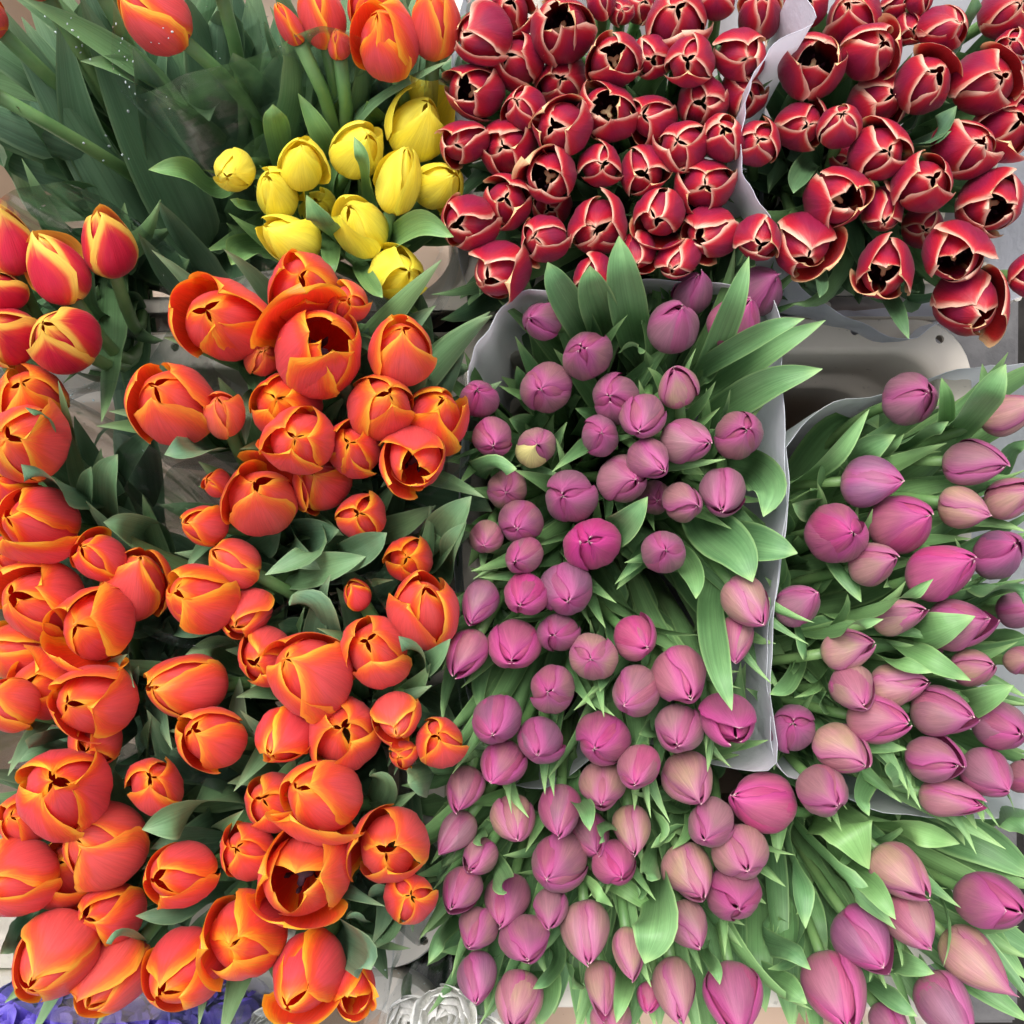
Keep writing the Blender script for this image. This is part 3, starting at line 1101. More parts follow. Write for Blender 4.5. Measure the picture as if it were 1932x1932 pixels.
T_ = lambda *a, **k: tuple(a) + (k,)

RED_A = [T_(1058, 55, 138, 1048, 34, .80, f=1), T_(962, 18, 85, 970, 2, .4), T_(908, 68, 108, 868, 68, .42), T_(893, 172, 110, 875, 165, .62),
         T_(970, 118, 100, 955, 104, .45), T_(875, 270, 86, 856, 272, .3), T_(957, 280, 95, 946, 276, .45), T_(884, 420, 96, 864, 425, .45),
         T_(955, 382, 90, 952, 374, .4), T_(942, 512, 115, 916, 528, .5, f=1), T_(990, 205, 80, 972, 188, .12), T_(1061, 155, 92, 1055, 149, .25),
         T_(1058, 240, 100, 1041, 238, .5), T_(1158, 112, 106, 1152, 96, .6), T_(1231, 108, 72, 1229, 112, .35, f=-1), T_(1276, 38, 100, 1274, 16, .5),
         T_(1172, 22, 50, 1173, 18, .1), T_(1135, 2, 58, 1135, -15, .3), T_(1303, 117, 95, 1298, 114, .32), T_(1398, 107, 84, 1412, 108, .25),
         T_(1402, 178, 76, 1415, 170, .25), T_(1324, 192, 94, 1326, 194, .32), T_(1146, 210, 108, 1138, 199, .6, f=1), T_(1231, 222, 88, 1210, 216, .3),
         T_(1366, 262, 82, 1366, 242, .42), T_(1286, 275, 88, 1277, 267, .3), T_(1036, 333, 106, 1028, 337, .72, f=1), T_(1133, 312, 74, 1137, 310, .2),
         T_(1213, 322, 92, 1218, 328, .42), T_(1331, 350, 97, 1331, 350, .42), T_(1246, 405, 92, 1236, 412, .42), T_(1126, 427, 104, 1124, 433, .5),
         T_(1338, 442, 98, 1312, 452, .45), T_(1026, 450, 86, 1006, 448, .3), T_(1200, 478, 74, 1201, 498, .2), T_(1278, 492, 74, 1268, 508, .35),
         T_(1118, 522, 70, 1108, 535, .4), T_(1432, 450, 80, 1435, 463, .42), T_(1434, 26, 82, 1434, -8, .3, L=115), T_(1352, -2, 66, 1352, -25, .3),
         T_(1040, 390, 70, 1035, 395, .3, dz=-.03), T_(1210, 12, 60, 1215, 0, .3, dz=-.03)]
RED_B = [T_(1430, 272, 80, 1432, 262, .3), T_(1534, 125, 125, 1548, 103, .66, f=1), T_(1611, 38, 118, 1601, 8, .5), T_(1644, 97, 112, 1668, 78, .45),
         T_(1719, 52, 64, 1722, 56, .3), T_(1781, 52, 88, 1812, 45, .12), T_(1747, 155, 112, 1766, 138, .5), T_(1661, 187, 102, 1685, 180, .3),
         T_(1511, 235, 90, 1527, 235, .35), T_(1586, 235, 80, 1588, 214, .2), T_(1859, 155, 122, 1890, 148, .45), T_(1900, 240, 104, 1926, 226, .4),
         T_(1659, 287, 104, 1676, 285, .3), T_(1824, 280, 118, 1855, 270, .42), T_(1744, 347, 110, 1760, 334, .45, f=1), T_(1581, 372, 125, 1606, 378, .62, f=1),
         T_(1664, 398, 90, 1671, 420, .3), T_(1869, 385, 130, 1889, 396, .62, f=1), T_(1517, 462, 102, 1526, 486, .55), T_(1668, 508, 118, 1667, 527, .66),
         T_(1797, 480, 122, 1806, 503, .62, f=1), T_(1831, 575, 130, 1857, 597, .5), T_(1900, 20, 95, 1925, 5, .3), T_(1911, 85, 56, 1906, 76, .2),
         T_(1935, 165, 80, 1945, 155, .4), T_(1700, 8, 62, 1715, -5, .3), T_(1735, 0, 50, 1745, -10, .2), T_(1524, 12, 70, 1520, -5, .3, f=-1),
         T_(1945, 520, 70, 1960, 520, .4), T_(1740, 430, 70, 1745, 435, .3, dz=-.03), T_(1600, 300, 66, 1603, 305, .3, dz=-.03)]
MAU_C = [T_(1020, 605, 72, 999, 600, .02), T_(1107, 668, 92, 1097, 656, .12), T_(1307, 550, 76, 1317, 518, .02), T_(1273, 613, 96, 1285, 582, .05),
         T_(1391, 603, 92, 1416, 563, .03, hot=.5), T_(1437, 545, 88, 1466, 522, .02), T_(1026, 733, 90, 1020, 735, .03), T_(1160, 750, 88, 1150, 748, .06),
         T_(1277, 729, 66, 1271, 697, .02, pale=.6), T_(1212, 790, 80, 1206, 814, .03), T_(1132, 820, 78, 1135, 816, .02), T_(1302, 830, 82, 1340, 836, .02, L=100, pale=.4),
         T_(1396, 820, 88, 1409, 810, .03), T_(1013, 843, 72, 1013, 838, .02, green=1, pale=.5, label='small mauve bud with one yellow-green petal inside the grey paper'),
         T_(1230, 868, 74, 1252, 888, .02), T_(1178, 903, 86, 1200, 905, .02, pale=.4), T_(1073, 938, 96, 1061, 936, .06), T_(1363, 932, 86, 1361, 962, .03),
         T_(1293, 950, 72, 1316, 956, .02, pale=.4), T_(903, 750, 74, 900, 736, .06, hot=.3), T_(928, 828, 75, 930, 842, .02, hot=.3), T_(957, 925, 78, 954, 930, .02, pale=.3),
         T_(983, 986, 78, 976, 998, .02), T_(917, 1016, 64, 913, 1030, .02, pale=.4), T_(985, 1050, 72, 972, 1060, .02), T_(1116, 1026, 102, 1110, 1021, .2, hot=1, f=1, label='vivid pink tulip with ruffled half-opened crown among closed mauve buds'),
         T_(1252, 1041, 86, 1257, 1038, .02), T_(990, 1124, 84, 981, 1142, .03, hot=.45), T_(1071, 1116, 94, 1071, 1136, .02), T_(1052, 1194, 82, 1045, 1199, .02),
         T_(1118, 1241, 84, 1114, 1244, .02, pale=.65), T_(1201, 1206, 84, 1222, 1222, .05, hot=.6), T_(972, 1222, 94, 965, 1248, .02, hot=.65), T_(1041, 1299, 94, 1033, 1306, .02),
         T_(1196, 1308, 88, 1177, 1330, .02), T_(1286, 1281, 98, 1302, 1317, .03, L=112, hot=.45, f=1), T_(1375, 1362, 90, 1388, 1394, .14, hot=.35, loose=.4), T_(1281, 1381, 88, 1276, 1407, .03, pale=.3),
         T_(1018, 1400, 90, 1013, 1423, .02), T_(1136, 1398, 100, 1121, 1413, .02, hot=.4), T_(1413, 1143, 92, 1442, 1182, .02, L=118, pale=.5, f=1), T_(1388, 1208, 72, 1386, 1250, .02, L=100, pale=.3),
         T_(903, 1141, 72, 889, 1177, .02, L=92), T_(880, 1236, 78, 857, 1276, .02, L=108, hot=.3), T_(935, 1363, 94, 929, 1386, .03), T_(1205, 1452, 84, 1197, 1478, .02, hot=.3),
         T_(945, 1445, 78, 925, 1479, .02, L=95, hot=.3), T_(1235, 940, 60, 1240, 945, .02, dz=-.03)]
MAU_D = [T_(1136, 1488, 82, 1134, 1518, .02, L=92, pale=.5), T_(1301, 1475, 90, 1318, 1512, .02, L=105, pale=.7), T_(1056, 1534, 84, 1053, 1577, .02, L=108), T_(970, 1552, 80, 977, 1588, .02, pale=.8),
         T_(1116, 1582, 78, 1127, 1611, .02), T_(1191, 1568, 72, 1195, 1610, .02, L=102, pale=.7), T_(1163, 1633, 74, 1171, 1655, .03, hot=.6), T_(1048, 1634, 102, 1029, 1661, .02),
         T_(1339, 1559, 92, 1329, 1583, .02, pale=.45), T_(1398, 1614, 92, 1409, 1643, .04, pale=.6), T_(1388, 1690, 96, 1392, 1713, .02, hot=.35), T_(1303, 1650, 88, 1322, 1694, .02, L=108, pale=.75),
         T_(1432, 1514, 112, 1382, 1500, .03, L=126, hot=1, f=1, label='deep magenta tulip lying on its side beneath the grey paper corner'), T_(1303, 1752, 78, 1320, 1790, .02, L=106, pale=.5), T_(1038, 1719, 66, 1036, 1750, .02, L=86), T_(955, 1705, 90, 942, 1748, .02, L=112),
         T_(990, 1778, 86, 996, 1812, .03, L=104), T_(1106, 1762, 90, 1109, 1817, .02, L=122, pale=.5), T_(1136, 1867, 58, 1141, 1917, .02, L=118, pale=.4), T_(1276, 1869, 84, 1283, 1925, .02, L=126, pale=.3),
         T_(1186, 1800, 62, 1190, 1845, .02, L=104, pale=.9, f=-1), T_(978, 1892, 90, 968, 1940, .02, L=118, pale=.9), T_(1386, 1888, 106, 1391, 1950, .02, L=136, hot=.4), T_(876, 1492, 70, 865, 1532, .02, L=98),
         T_(858, 1574, 64, 829, 1610, .03, L=104), T_(868, 1681, 74, 851, 1714, .02, L=92), T_(898, 1757, 74, 884, 1785, .02, L=88), T_(898, 1849, 76, 898, 1890, .04, L=98),
         T_(903, 1619, 58, 886, 1640, .02, f=-1), T_(1156, 1930, 72, 1160, 1960, .02, pale=.4), T_(1226, 1884, 46, 1222, 1910, .02, hot=.6, f=-1)]
MAU_E = [T_(1719, 750, 90, 1748, 741, .03), T_(1906, 778, 80, 1958, 758, .02, L=115, pale=.6), T_(1841, 875, 90, 1894, 880, .02, L=118), T_(1649, 908, 88, 1704, 908, .02, L=122),
         T_(1824, 960, 80, 1866, 972, .02, L=100, pale=.7), T_(1908, 940, 76, 1950, 922, .02, L=104, pale=.75), T_(1581, 1004, 108, 1608, 1004, .04, hot=.3), T_(1709, 988, 108, 1755, 972, .03, L=128, hot=.3),
         T_(1651, 1063, 80, 1690, 1053, .02, L=112, pale=.45), T_(1781, 1073, 108, 1836, 1053, .02, L=134, hot=.6, f=1), T_(1889, 1038, 86, 1917, 1023, .03), T_(1511, 1138, 78, 1543, 1117, .02, L=92),
         T_(1696, 1163, 70, 1742, 1151, .02, L=102, pale=.65), T_(1814, 1173, 92, 1868, 1166, .06, L=122), T_(1925, 1150, 70, 1955, 1150, .02), T_(1601, 1223, 72, 1647, 1213, .02, L=102, pale=.6),
         T_(1841, 1261, 70, 1875, 1255, .02, L=92, pale=.9), T_(1609, 1301, 80, 1628, 1330, .02, pale=.5), T_(1699, 1293, 80, 1750, 1288, .04, L=108, pale=.5), T_(1661, 1358, 86, 1712, 1366, .06, L=118, hot=.3),
         T_(1781, 1346, 90, 1834, 1354, .02, L=118), T_(1494, 1373, 88, 1497, 1364, .08, hot=.1), T_(1594, 1420, 90, 1632, 1446, .02, L=108, pale=.95), T_(1893, 1375, 88, 1924, 1386, .02, L=102),
         T_(1766, 1435, 86, 1807, 1446, .02, L=104), T_(1868, 1463, 94, 1899, 1492, .04, L=106), T_(1556, 1496, 92, 1578, 1520, .05, L=100), T_(1794, 1507, 64, 1850, 1520, .06, L=118, hot=.3),
         T_(1935, 1246, 60, 1960, 1246, .02, pale=.6), T_(1935, 1470, 60, 1955, 1480, .02), T_(1750, 1220, 60, 1760, 1222, .02, dz=-.03)]
MAU_F = [T_(1701, 1646, 92, 1740, 1687, .03, L=116, pale=.75), T_(1721, 1741, 88, 1748, 1788, .03, L=118, pale=.15), T_(1634, 1779, 106, 1664, 1827, .02, L=126), T_(1874, 1701, 110, 1921, 1721, .04, L=128, loose=.5, hot=.15, label='mauve tulip with one outer petal folded back over its shoulder'),
         T_(1844, 1814, 98, 1904, 1872, .02, L=150, pale=.95), T_(1574, 1871, 112, 1590, 1932, .02, L=140, hot=.35), T_(1786, 1902, 98, 1820, 1958, .02, L=134), T_(1680, 1935, 70, 1700, 1965, .02)]
YEL = [T_(440, 325, 78, 428, 334, .3, pale=.3), T_(569, 307, 84, 570, 270, .16, L=110), T_(520, 362, 86, 505, 333, .18, L=104), T_(678, 282, 94, 698, 254, .38),
       T_(788, 235, 104, 811, 188, .36, L=140), T_(753, 337, 86, 771, 277, .3, L=146, f=1), T_(828, 347, 90, 857, 327, .18), T_(543, 450, 92, 498, 425, .22, L=124),
       T_(678, 425, 98, 658, 387, .42, L=122), T_(752, 520, 94, 774, 510, .14), T_(600, 390, 66, 600, 380, .2, dz=-.035)]
BIC = [T_(12, 452, 96, 0, 390, .12, L=140), T_(105, 503, 112, 76, 440, .12, L=148), T_(200, 455, 108, 190, 396, .2, L=148), T_(0, 545, 76, -20, 520, .1),
       T_(10, 630, 108, -22, 605, .1), T_(118, 638, 118, 84, 611, .12, L=140)]
ORA_T = [T_(287, 30, 116, 232, -15, .15, L=164), T_(603, 28, 84, 592, -28, .12, L=132), T_(728, 76, 118, 710, 24, .2, L=144, f=1), T_(817, 46, 96, 818, -10, .3, L=138),
         T_(700, 5, 88, 688, -35, .25), T_(545, 45, 42, 526, 8, .1, L=92), T_(638, 82, 44, 635, 56, .02, L=64, label='small unripe orange-green bud pressed under the clear film'),
         T_(-40, 20, 90, -75, -20, .2), T_(60, -60, 90, 40, -110, .2, L=120), T_(160, -70, 95, 140, -120, .2, L=120), T_(400, -70, 90, 390, -120, .2, L=120), T_(-60, 150, 80, -110, 120, .2)]
O1 = [T_(418, 607, 160, 388, 585, .45, f=1), T_(572, 545, 142, 566, 518, .42), T_(655, 572, 76, 655, 566, .3), T_(600, 660, 172, 618, 625, .66, f=2, L=196, label='biggest orange tulip, wide open with a dark red throat'),
      T_(757, 660, 122, 760, 616, .24, L=150), T_(495, 672, 66, 498, 664, .12, pale=.6), T_(322, 757, 142, 292, 725, .45, L=172), T_(420, 780, 70, 410, 751, .16, L=110, pale=.6),
      T_(540, 762, 132, 521, 752, .38), T_(566, 832, 126, 557, 826, .40), T_(723, 768, 132, 735, 741, .32, L=150), T_(820, 788, 120, 839, 750, .5, L=172, loose=.15),
      T_(668, 848, 112, 658, 835, .4), T_(783, 868, 124, 780, 890, .66)]
O2 = [T_(603, 908, 106, 580, 884, .16, L=140), T_(495, 940, 150, 482, 908, .42, L=172, f=1), T_(408, 913, 52, 390, 905, .05, L=66), T_(680, 976, 90, 677, 968, .16),
      T_(383, 990, 78, 347, 986, .12, L=110), T_(440, 1060, 88, 400, 1037, .06, L=112), T_(465, 1160, 90, 443, 1186, .25), T_(371, 1128, 130, 328, 1113, .32, L=154, f=1),
      T_(258, 1100, 124, 268, 1045, .28, L=160), T_(183, 1048, 90, 154, 1030, .2, L=106), T_(772, 1055, 92, 766, 1050, .25), T_(797, 1148, 132, 803, 1106, .45, L=166, f=1),
      T_(673, 1120, 54, 660, 1100, .1)]
O3 = [T_(55, 755, 122, 42, 722, .25), T_(45, 835, 142, 14, 828, .45, f=1), T_(18, 915, 94, -8, 900, .3), T_(70, 985, 145, 16, 975, .32, L=158, f=1),
      T_(72, 1135, 142, 24, 1122, .45, L=160), T_(175, 1182, 132, 140, 1180, .38, f=1), T_(35, 1225, 112, -20, 1220, .08, L=140), T_(78, 1298, 132, 44, 1300, .3),
      T_(172, 1325, 150, 130, 1327, .5, f=1), T_(12, 1328, 104, -30, 1312, .16), T_(178, 1400, 98, 160, 1420, .2), T_(20, 1050, 90, 0, 1040, .3, dz=-.02)]
O4 = [T_(708, 1226, 122, 691, 1207, .34, f=1), T_(580, 1268, 150, 540, 1243, .38, L=160, f=1), T_(500, 1240, 102, 482, 1252, .25), T_(350, 1295, 132, 288, 1298, .28, L=172),
      T_(398, 1388, 118, 362, 1378, .24, f=1), T_(648, 1380, 138, 645, 1374, .4, f=1), T_(750, 1356, 86, 748, 1390, .2, L=118), T_(828, 1398, 92, 825, 1386, .2),
      T_(530, 1390, 102, 511, 1424, .08, L=134), T_(760, 1424, 50, 752, 1430, .1), T_(603, 1502, 148, 558, 1490, .32, L=182, f=1), T_(515, 1512, 112, 492, 1506, .25),
      T_(735, 1597, 132, 728, 1608, .45, f=1), T_(773, 1694, 90, 775, 1690, .15)]
O5 = [T_(120, 1490, 168, 98, 1474, .52, f=1), T_(45, 1545, 98, 17, 1540, .3), T_(292, 1482, 112, 284, 1466, .2), T_(190, 1588, 150, 132, 1574, .2, L=192, f=1),
      T_(122, 1642, 114, 99, 1632, .32), T_(28, 1660, 132, -28, 1672, .15, L=160), T_(337, 1648, 122, 294, 1660, .36, L=154), T_(200, 1723, 126, 162, 1733, .25, L=142),
      T_(465, 1608, 108, 444, 1598, .2), T_(570, 1652, 165, 554, 1668, .62, f=1), T_(460, 1768, 158, 434, 1786, .45, L=176, f=1), T_(100, 1812, 148, 62, 1862, .3, L=186),
      T_(215, 1840, 120, 174, 1898, .36, L=170), T_(345, 1832, 144, 310, 1874, .26, L=164), T_(575, 1843, 138, 546, 1893, .45, L=168), T_(668, 1868, 90, 672, 1898, .8)]

LF_YEL = [([(400, 360), (345, 322), (280, 320)], 46), ([(535, 300), (520, 235), (515, 197)], 46, dict(tw=.6)), ([(640, 335), (605, 255), (562, 176)], 46, dict(light=.4)),
          ([(745, 255), (708, 222), (692, 190)], 52, dict(light=.3)), ([(703, 372), (690, 308), (668, 258)], 34, dict(z=(-.03, 0.012, .018), light=.3)), ([(735, 465), (800, 422), (856, 447)], 48, dict(light=.3, tw=-.8)),
          ([(500, 392), (460, 392), (434, 376)], 32), ([(632, 455), (607, 425), (578, 368)], 46), ([(622, 450), (625, 490), (617, 536)], 34, dict(z=(-.05, .0, .0), light=.3)),
          ([(690, 490), (730, 478), (775, 462)], 34), ([(680, 505), (705, 545), (722, 562)], 30), ([(720, 560), (755, 580), (790, 588)], 42), ([(470, 470), (448, 480), (436, 500)], 56)]
LF_C = [([(1110, 640), (1055, 545), (1033, 494)], 54), ([(1140, 620), (1118, 545), (1113, 501)], 62, dict(tw=.2)), ([(1195, 630), (1175, 525), (1168, 445)], 64, dict(tw=.1)), ([(1330, 510), (1336, 460), (1335, 412)], 44),
        ([(1335, 690), (1380, 580), (1413, 484)], 44), ([(1350, 730), (1450, 660), (1558, 604)], 48, dict(light=.3)), ([(1355, 780), (1450, 722), (1552, 696)], 60, dict(light=.2)), ([(1330, 690), (1440, 628), (1518, 601)], 38),
        ([(1445, 560), (1485, 485), (1521, 430)], 36, dict(light=.35)), ([(1290, 580), (1262, 535), (1250, 488)], 40), ([(1150, 1020), (1185, 985), (1222, 937)], 58), ([(1330, 985), (1390, 1040), (1420, 1098)], 84, dict(tw=.3)),
        ([(1360, 1010), (1440, 1030), (1505, 1044)], 72), ([(1290, 1050), (1310, 1090), (1313, 1130)], 42, dict(light=.4)), ([(1340, 1150), (1352, 1250), (1381, 1341)], 48), ([(1420, 880), (1455, 920), (1440, 975)], 70),
        ([(1160, 800), (1120, 780), (1085, 770)], 34), ([(980, 870), (1000, 890), (1056, 896)], 40), ([(1185, 655), (1160, 625), (1205, 650)], 44),
        ([(890, 890), (930, 880), (975, 885)], 45), ([(1270, 1250), (1262, 1200), (1255, 1265)], 44),
        ([(1150, 1250), (1150, 1300), (1132, 1305)], 30), ([(1000, 760), (985, 720), (975, 690)], 34), ([(1000, 800), (985, 780), (960, 790)], 42), ([(930, 990), (905, 960), (880, 1000)], 50),
        ([(1060, 1180), (1040, 1170), (1078, 1215)], 30), ([(960, 1150), (935, 1140), (930, 1200)], 40), ([(1240, 1370), (1220, 1390), (1205, 1385)], 34)]
LF_D = [([(960 + i * 46, 1690), (958 + i * 47, 1800), (945 + i * 50, 1900 + (i * 37) % 60)], 66, dict(z=(-.09, -.055, -.05), cup=.25)) for i in range(12)] + [([(1095, 1620), (1175, 1668), (1246, 1728)], 42, dict(z=(-.05, .012, .012), light=.8)), ([(1085, 1645), (1120, 1680), (1157, 1711)], 28, dict(z=(-.05, .008, .008), light=.8)), ([(1245, 1640), (1242, 1740), (1216, 1818)], 88, dict(z=(-.06, .0, .004), tw=.1, cup=.25)),
        ([(1225, 1780), (1215, 1840), (1197, 1904)], 70, dict(z=(-.06, -.01, 0))), ([(1182, 1820), (1172, 1875), (1163, 1930)], 38, dict(light=.6)), ([(1125, 1700), (1092, 1718), (1073, 1760)], 56), ([(1000, 1810), (1020, 1870), (1016, 1940)], 80, dict(light=.4)),
        ([(1075, 1835), (1085, 1850), (1080, 1866)], 42), ([(1050, 1800), (1030, 1840), (1005, 1866)], 34), ([(1180, 1500), (1200, 1540), (1212, 1574)], 46), ([(1240, 1520), (1245, 1560), (1247, 1589)], 60, dict(light=.5)),
        ([(1290, 1530), (1270, 1570), (1228, 1600)], 40), ([(1060, 1470), (1045, 1490), (1030, 1520)], 36, dict(light=.5)), ([(1085, 1500), (1105, 1530), (1113, 1568)], 34), ([(1140, 1540), (1145, 1560), (1130, 1592)], 34),
        ([(925, 1600), (890, 1620), (852, 1650)], 60, dict(light=.4)), ([(900, 1560), (915, 1570), (907, 1595)], 30), ([(930, 1620), (945, 1660), (948, 1684)], 44), ([(860, 1720), (830, 1760), (808, 1818)], 46),
        ([(900, 1780), (870, 1790), (831, 1796)], 22), ([(920, 1700), (905, 1700), (897, 1722)], 30), ([(960, 1810), (930, 1820), (893, 1832)], 40), ([(1330, 1780), (1350, 1820), (1358, 1858)], 30),
        ([(1210, 1650), (1205, 1680), (1204, 1694)], 30), ([(1240, 1600), (1230, 1640), (1220, 1657)], 40), ([(1480, 1480), (1470, 1540), (1466, 1628)], 40, dict(light=.7))]
LF_E = [([(1490, 915), (1570, 860), (1640, 772)], 44, dict(light=.5)), ([(1560, 900), (1620, 850), (1690, 820)], 70), ([(1630, 880), (1670, 850), (1706, 818)], 30, dict(light=.4)), ([(1690, 835), (1745, 812), (1790, 795)], 44),
        ([(1770, 825), (1782, 760), (1776, 712)], 32, dict(light=.5)), ([(1866, 805), (1860, 745), (1853, 686)], 32, dict(light=.4)), ([(1790, 810), (1850, 750), (1898, 687)], 66), ([(1545, 1010), (1590, 1070), (1625, 1136)], 50),
        ([(1590, 1155), (1690, 1130), (1761, 1092)], 46, dict(z=(-.06, 0, .012), light=.6)), ([(1530, 1192), (1600, 1178), (1667, 1168)], 36, dict(light=.5)), ([(1685, 1210), (1760, 1190), (1840, 1163)], 64, dict(z=(-.06, .004, .014), light=.5, cup=.25)),
        ([(1650, 1200), (1740, 1240), (1832, 1284)], 50, dict(z=(-.06, .004, .010), light=.5)), ([(1610, 1235), (1690, 1252), (1760, 1269)], 38, dict(light=.6)), ([(1790, 1345), (1855, 1320), (1913, 1293)], 52, dict(light=.5)), ([(1540, 1385), (1630, 1402), (1711, 1414)], 42, dict(light=.4)),
        ([(1700, 1400), (1745, 1395), (1791, 1387)], 44), ([(1500, 1250), (1480, 1290), (1452, 1310)], 40, dict(light=.3)), ([(1500, 1180), (1520, 1210), (1515, 1245)], 60), ([(1850, 1230), (1900, 1210), (1950, 1215)], 60),
        ([(1850, 1100), (1900, 1110), (1950, 1115)], 64), ([(1540, 960), (1520, 930), (1495, 950)], 50), ([(1560, 930), (1520, 880), (1560, 860)], 64), ([(1800, 900), (1760, 880), (1810, 835)], 34, dict(light=.4)),
        ([(1870, 900), (1900, 850), (1945, 830)], 40), ([(1640, 1450), (1620, 1500), (1640, 1540)], 40), ([(1730, 1440), (1690, 1460), (1680, 1470)], 44), ([(1740, 1470), (1770, 1490), (1775, 1520)], 34, dict(light=.5)),
        ([(1800, 1470), (1835, 1500), (1857, 1548)], 30, dict(light=.7)), ([(1550, 1320), (1535, 1300), (1545, 1330)], 40), ([(1500, 1420), (1545, 1440), (1550, 1480)], 60)]
LF_F = [([(1480 + i * 14, 1600), (1500 + i * 40, 1740 - i * 3), (1500 + i * 62, 1935 - i * 14)], 70, dict(z=(-.11, -.085, -.075), cup=.2)) for i in range(9)] + [([(1540, 1530), (1600, 1560), (1640, 1640)], 90, dict(z=(-.06, -.005, -.005), light=.95, tw=.1, cup=.1)), ([(1620, 1530), (1720, 1560), (1811, 1592)], 64, dict(z=(-.05, .0, .0), light=.9)), ([(1700, 1530), (1840, 1580), (1960, 1660)], 90, dict(light=.2, z=(-.08, -.04, -.03))),
        ([(1500, 1560), (1600, 1665), (1690, 1753)], 50, dict(z=(-.06, .004, .012), light=.3)), ([(1470, 1560), (1505, 1660), (1520, 1752)], 58, dict(light=.1)), ([(1590, 1630), (1650, 1680), (1690, 1735)], 44, dict(light=.6)), ([(1440, 1770), (1490, 1790), (1530, 1830)], 40),
        ([(1440, 1830), (1485, 1862), (1523, 1894)], 44, dict(light=.4)), ([(1655, 1820), (1715, 1820), (1763, 1837)], 44, dict(light=.3)), ([(1610, 1840), (1680, 1885), (1731, 1918)], 40), ([(1740, 1640), (1790, 1740), (1830, 1820)], 70, dict(z=(-.08, -.04, -.035))),
        ([(1760, 1600), (1850, 1660), (1960, 1720)], 60, dict(z=(-.08, -.05, -.04))), ([(1500, 1640), (1530, 1720), (1560, 1800)], 50, dict(z=(-.08, -.05, -.04))), ([(1560, 1640), (1600, 1740), (1640, 1830)], 50, dict(z=(-.09, -.06, -.05))),
        ([(1780, 1800), (1850, 1860), (1945, 1930)], 50, dict(z=(-.06, -.03, -.02), light=.3)), ([(1450, 1560), (1460, 1700), (1480, 1840)], 60, dict(z=(-.09, -.06, -.05))), ([(1440, 1650), (1470, 1760), (1520, 1930)], 70, dict(z=(-.10, -.07, -.06))),
        ([(1700, 1800), (1740, 1860), (1790, 1930)], 60, dict(z=(-.08, -.06, -.05))), ([(1800, 1660), (1860, 1760), (1940, 1850)], 60, dict(z=(-.08, -.06, -.05))), ([(1890, 1520), (1910, 1540), (1950, 1580)], 60)]
ZL = (-.17, -.09, -.02)
LF_T = [([(470 + (x - 400) * .25, 470), (440 + (x - 400) * .6, 250 + abs(x - 400) * .12), (x, -40 + max(0, 60 - x) * 1.2)], 120, dict(z=(-.21, -.15, -.09), cup=.15, tw=.1)) for x in range(-140, 900, 62)] + [([(330, 560), (190, 320), (0, 10)], 95, dict(z=ZL, tw=.2)), ([(300, 470), (170, 290), (110, 10)], 80, dict(z=ZL)), ([(140, 350), (60, 250), (-20, 160)], 60, dict(z=ZL, light=.3)),
        ([(400, 520), (290, 300), (150, -10)], 115, dict(z=ZL, tw=.1)), ([(450, 400), (420, 200), (350, -10)], 105, dict(z=ZL)), ([(480, 330), (440, 120), (410, 20)], 90, dict(z=ZL)),
        ([(600, 290), (560, 160), (500, 40)], 95, dict(z=ZL)), ([(710, 290), (695, 190), (690, 118)], 115, dict(z=ZL)), ([(60, 390), (10, 300), (-40, 240)], 60, dict(z=ZL)),
        ([(840, 190), (805, 110), (788, 58)], 30, dict(z=ZL)), ([(230, 420), (120, 300), (30, 200)], 60, dict(z=ZL)), ([(380, 450), (300, 250), (250, 90)], 100, dict(z=ZL)), ([(560, 300), (490, 200), (440, 100)], 100, dict(z=ZL)),
        ([(650, 280), (620, 200), (600, 130)], 80, dict(z=ZL)), ([(770, 260), (760, 200), (740, 150)], 70, dict(z=ZL)), ([(420, 560), (350, 480), (300, 380)], 110, dict(z=ZL)), ([(400, 600), (330, 560), (260, 440)], 100, dict(z=ZL))]
LF_B = [([(250, 420), (170, 370), (85, 350)], 90, dict(z=(-.18, -.10, -.06))), ([(180, 580), (172, 530), (166, 480)], 34, dict(light=.3)), ([(120, 600), (100, 570), (80, 552)], 40), ([(50, 640), (48, 610), (43, 580)], 26),
        ([(260, 640), (230, 560), (200, 540)], 70, dict(z=(-.15, -.1, -.06))), ([(190, 720), (110, 690), (30, 680)], 60, dict(z=(-.12, -.06, -.04), brown=.2)), ([(280, 700), (260, 640), (230, 600)], 60, dict(z=(-.16, -.1, -.08)))]
LF_O1 = [([(490, 745), (466, 770), (464, 838)], 34, dict(z=(-.04, .0, .0), brown=.5)), ([(680, 740), (705, 690), (726, 652)], 66), ([(660, 800), (655, 760), (662, 725)], 50), ([(810, 720), (805, 690), (818, 680)], 30),
         ([(395, 850), (360, 850), (310, 858)], 60), ([(470, 700), (465, 690), (480, 740)], 50)]
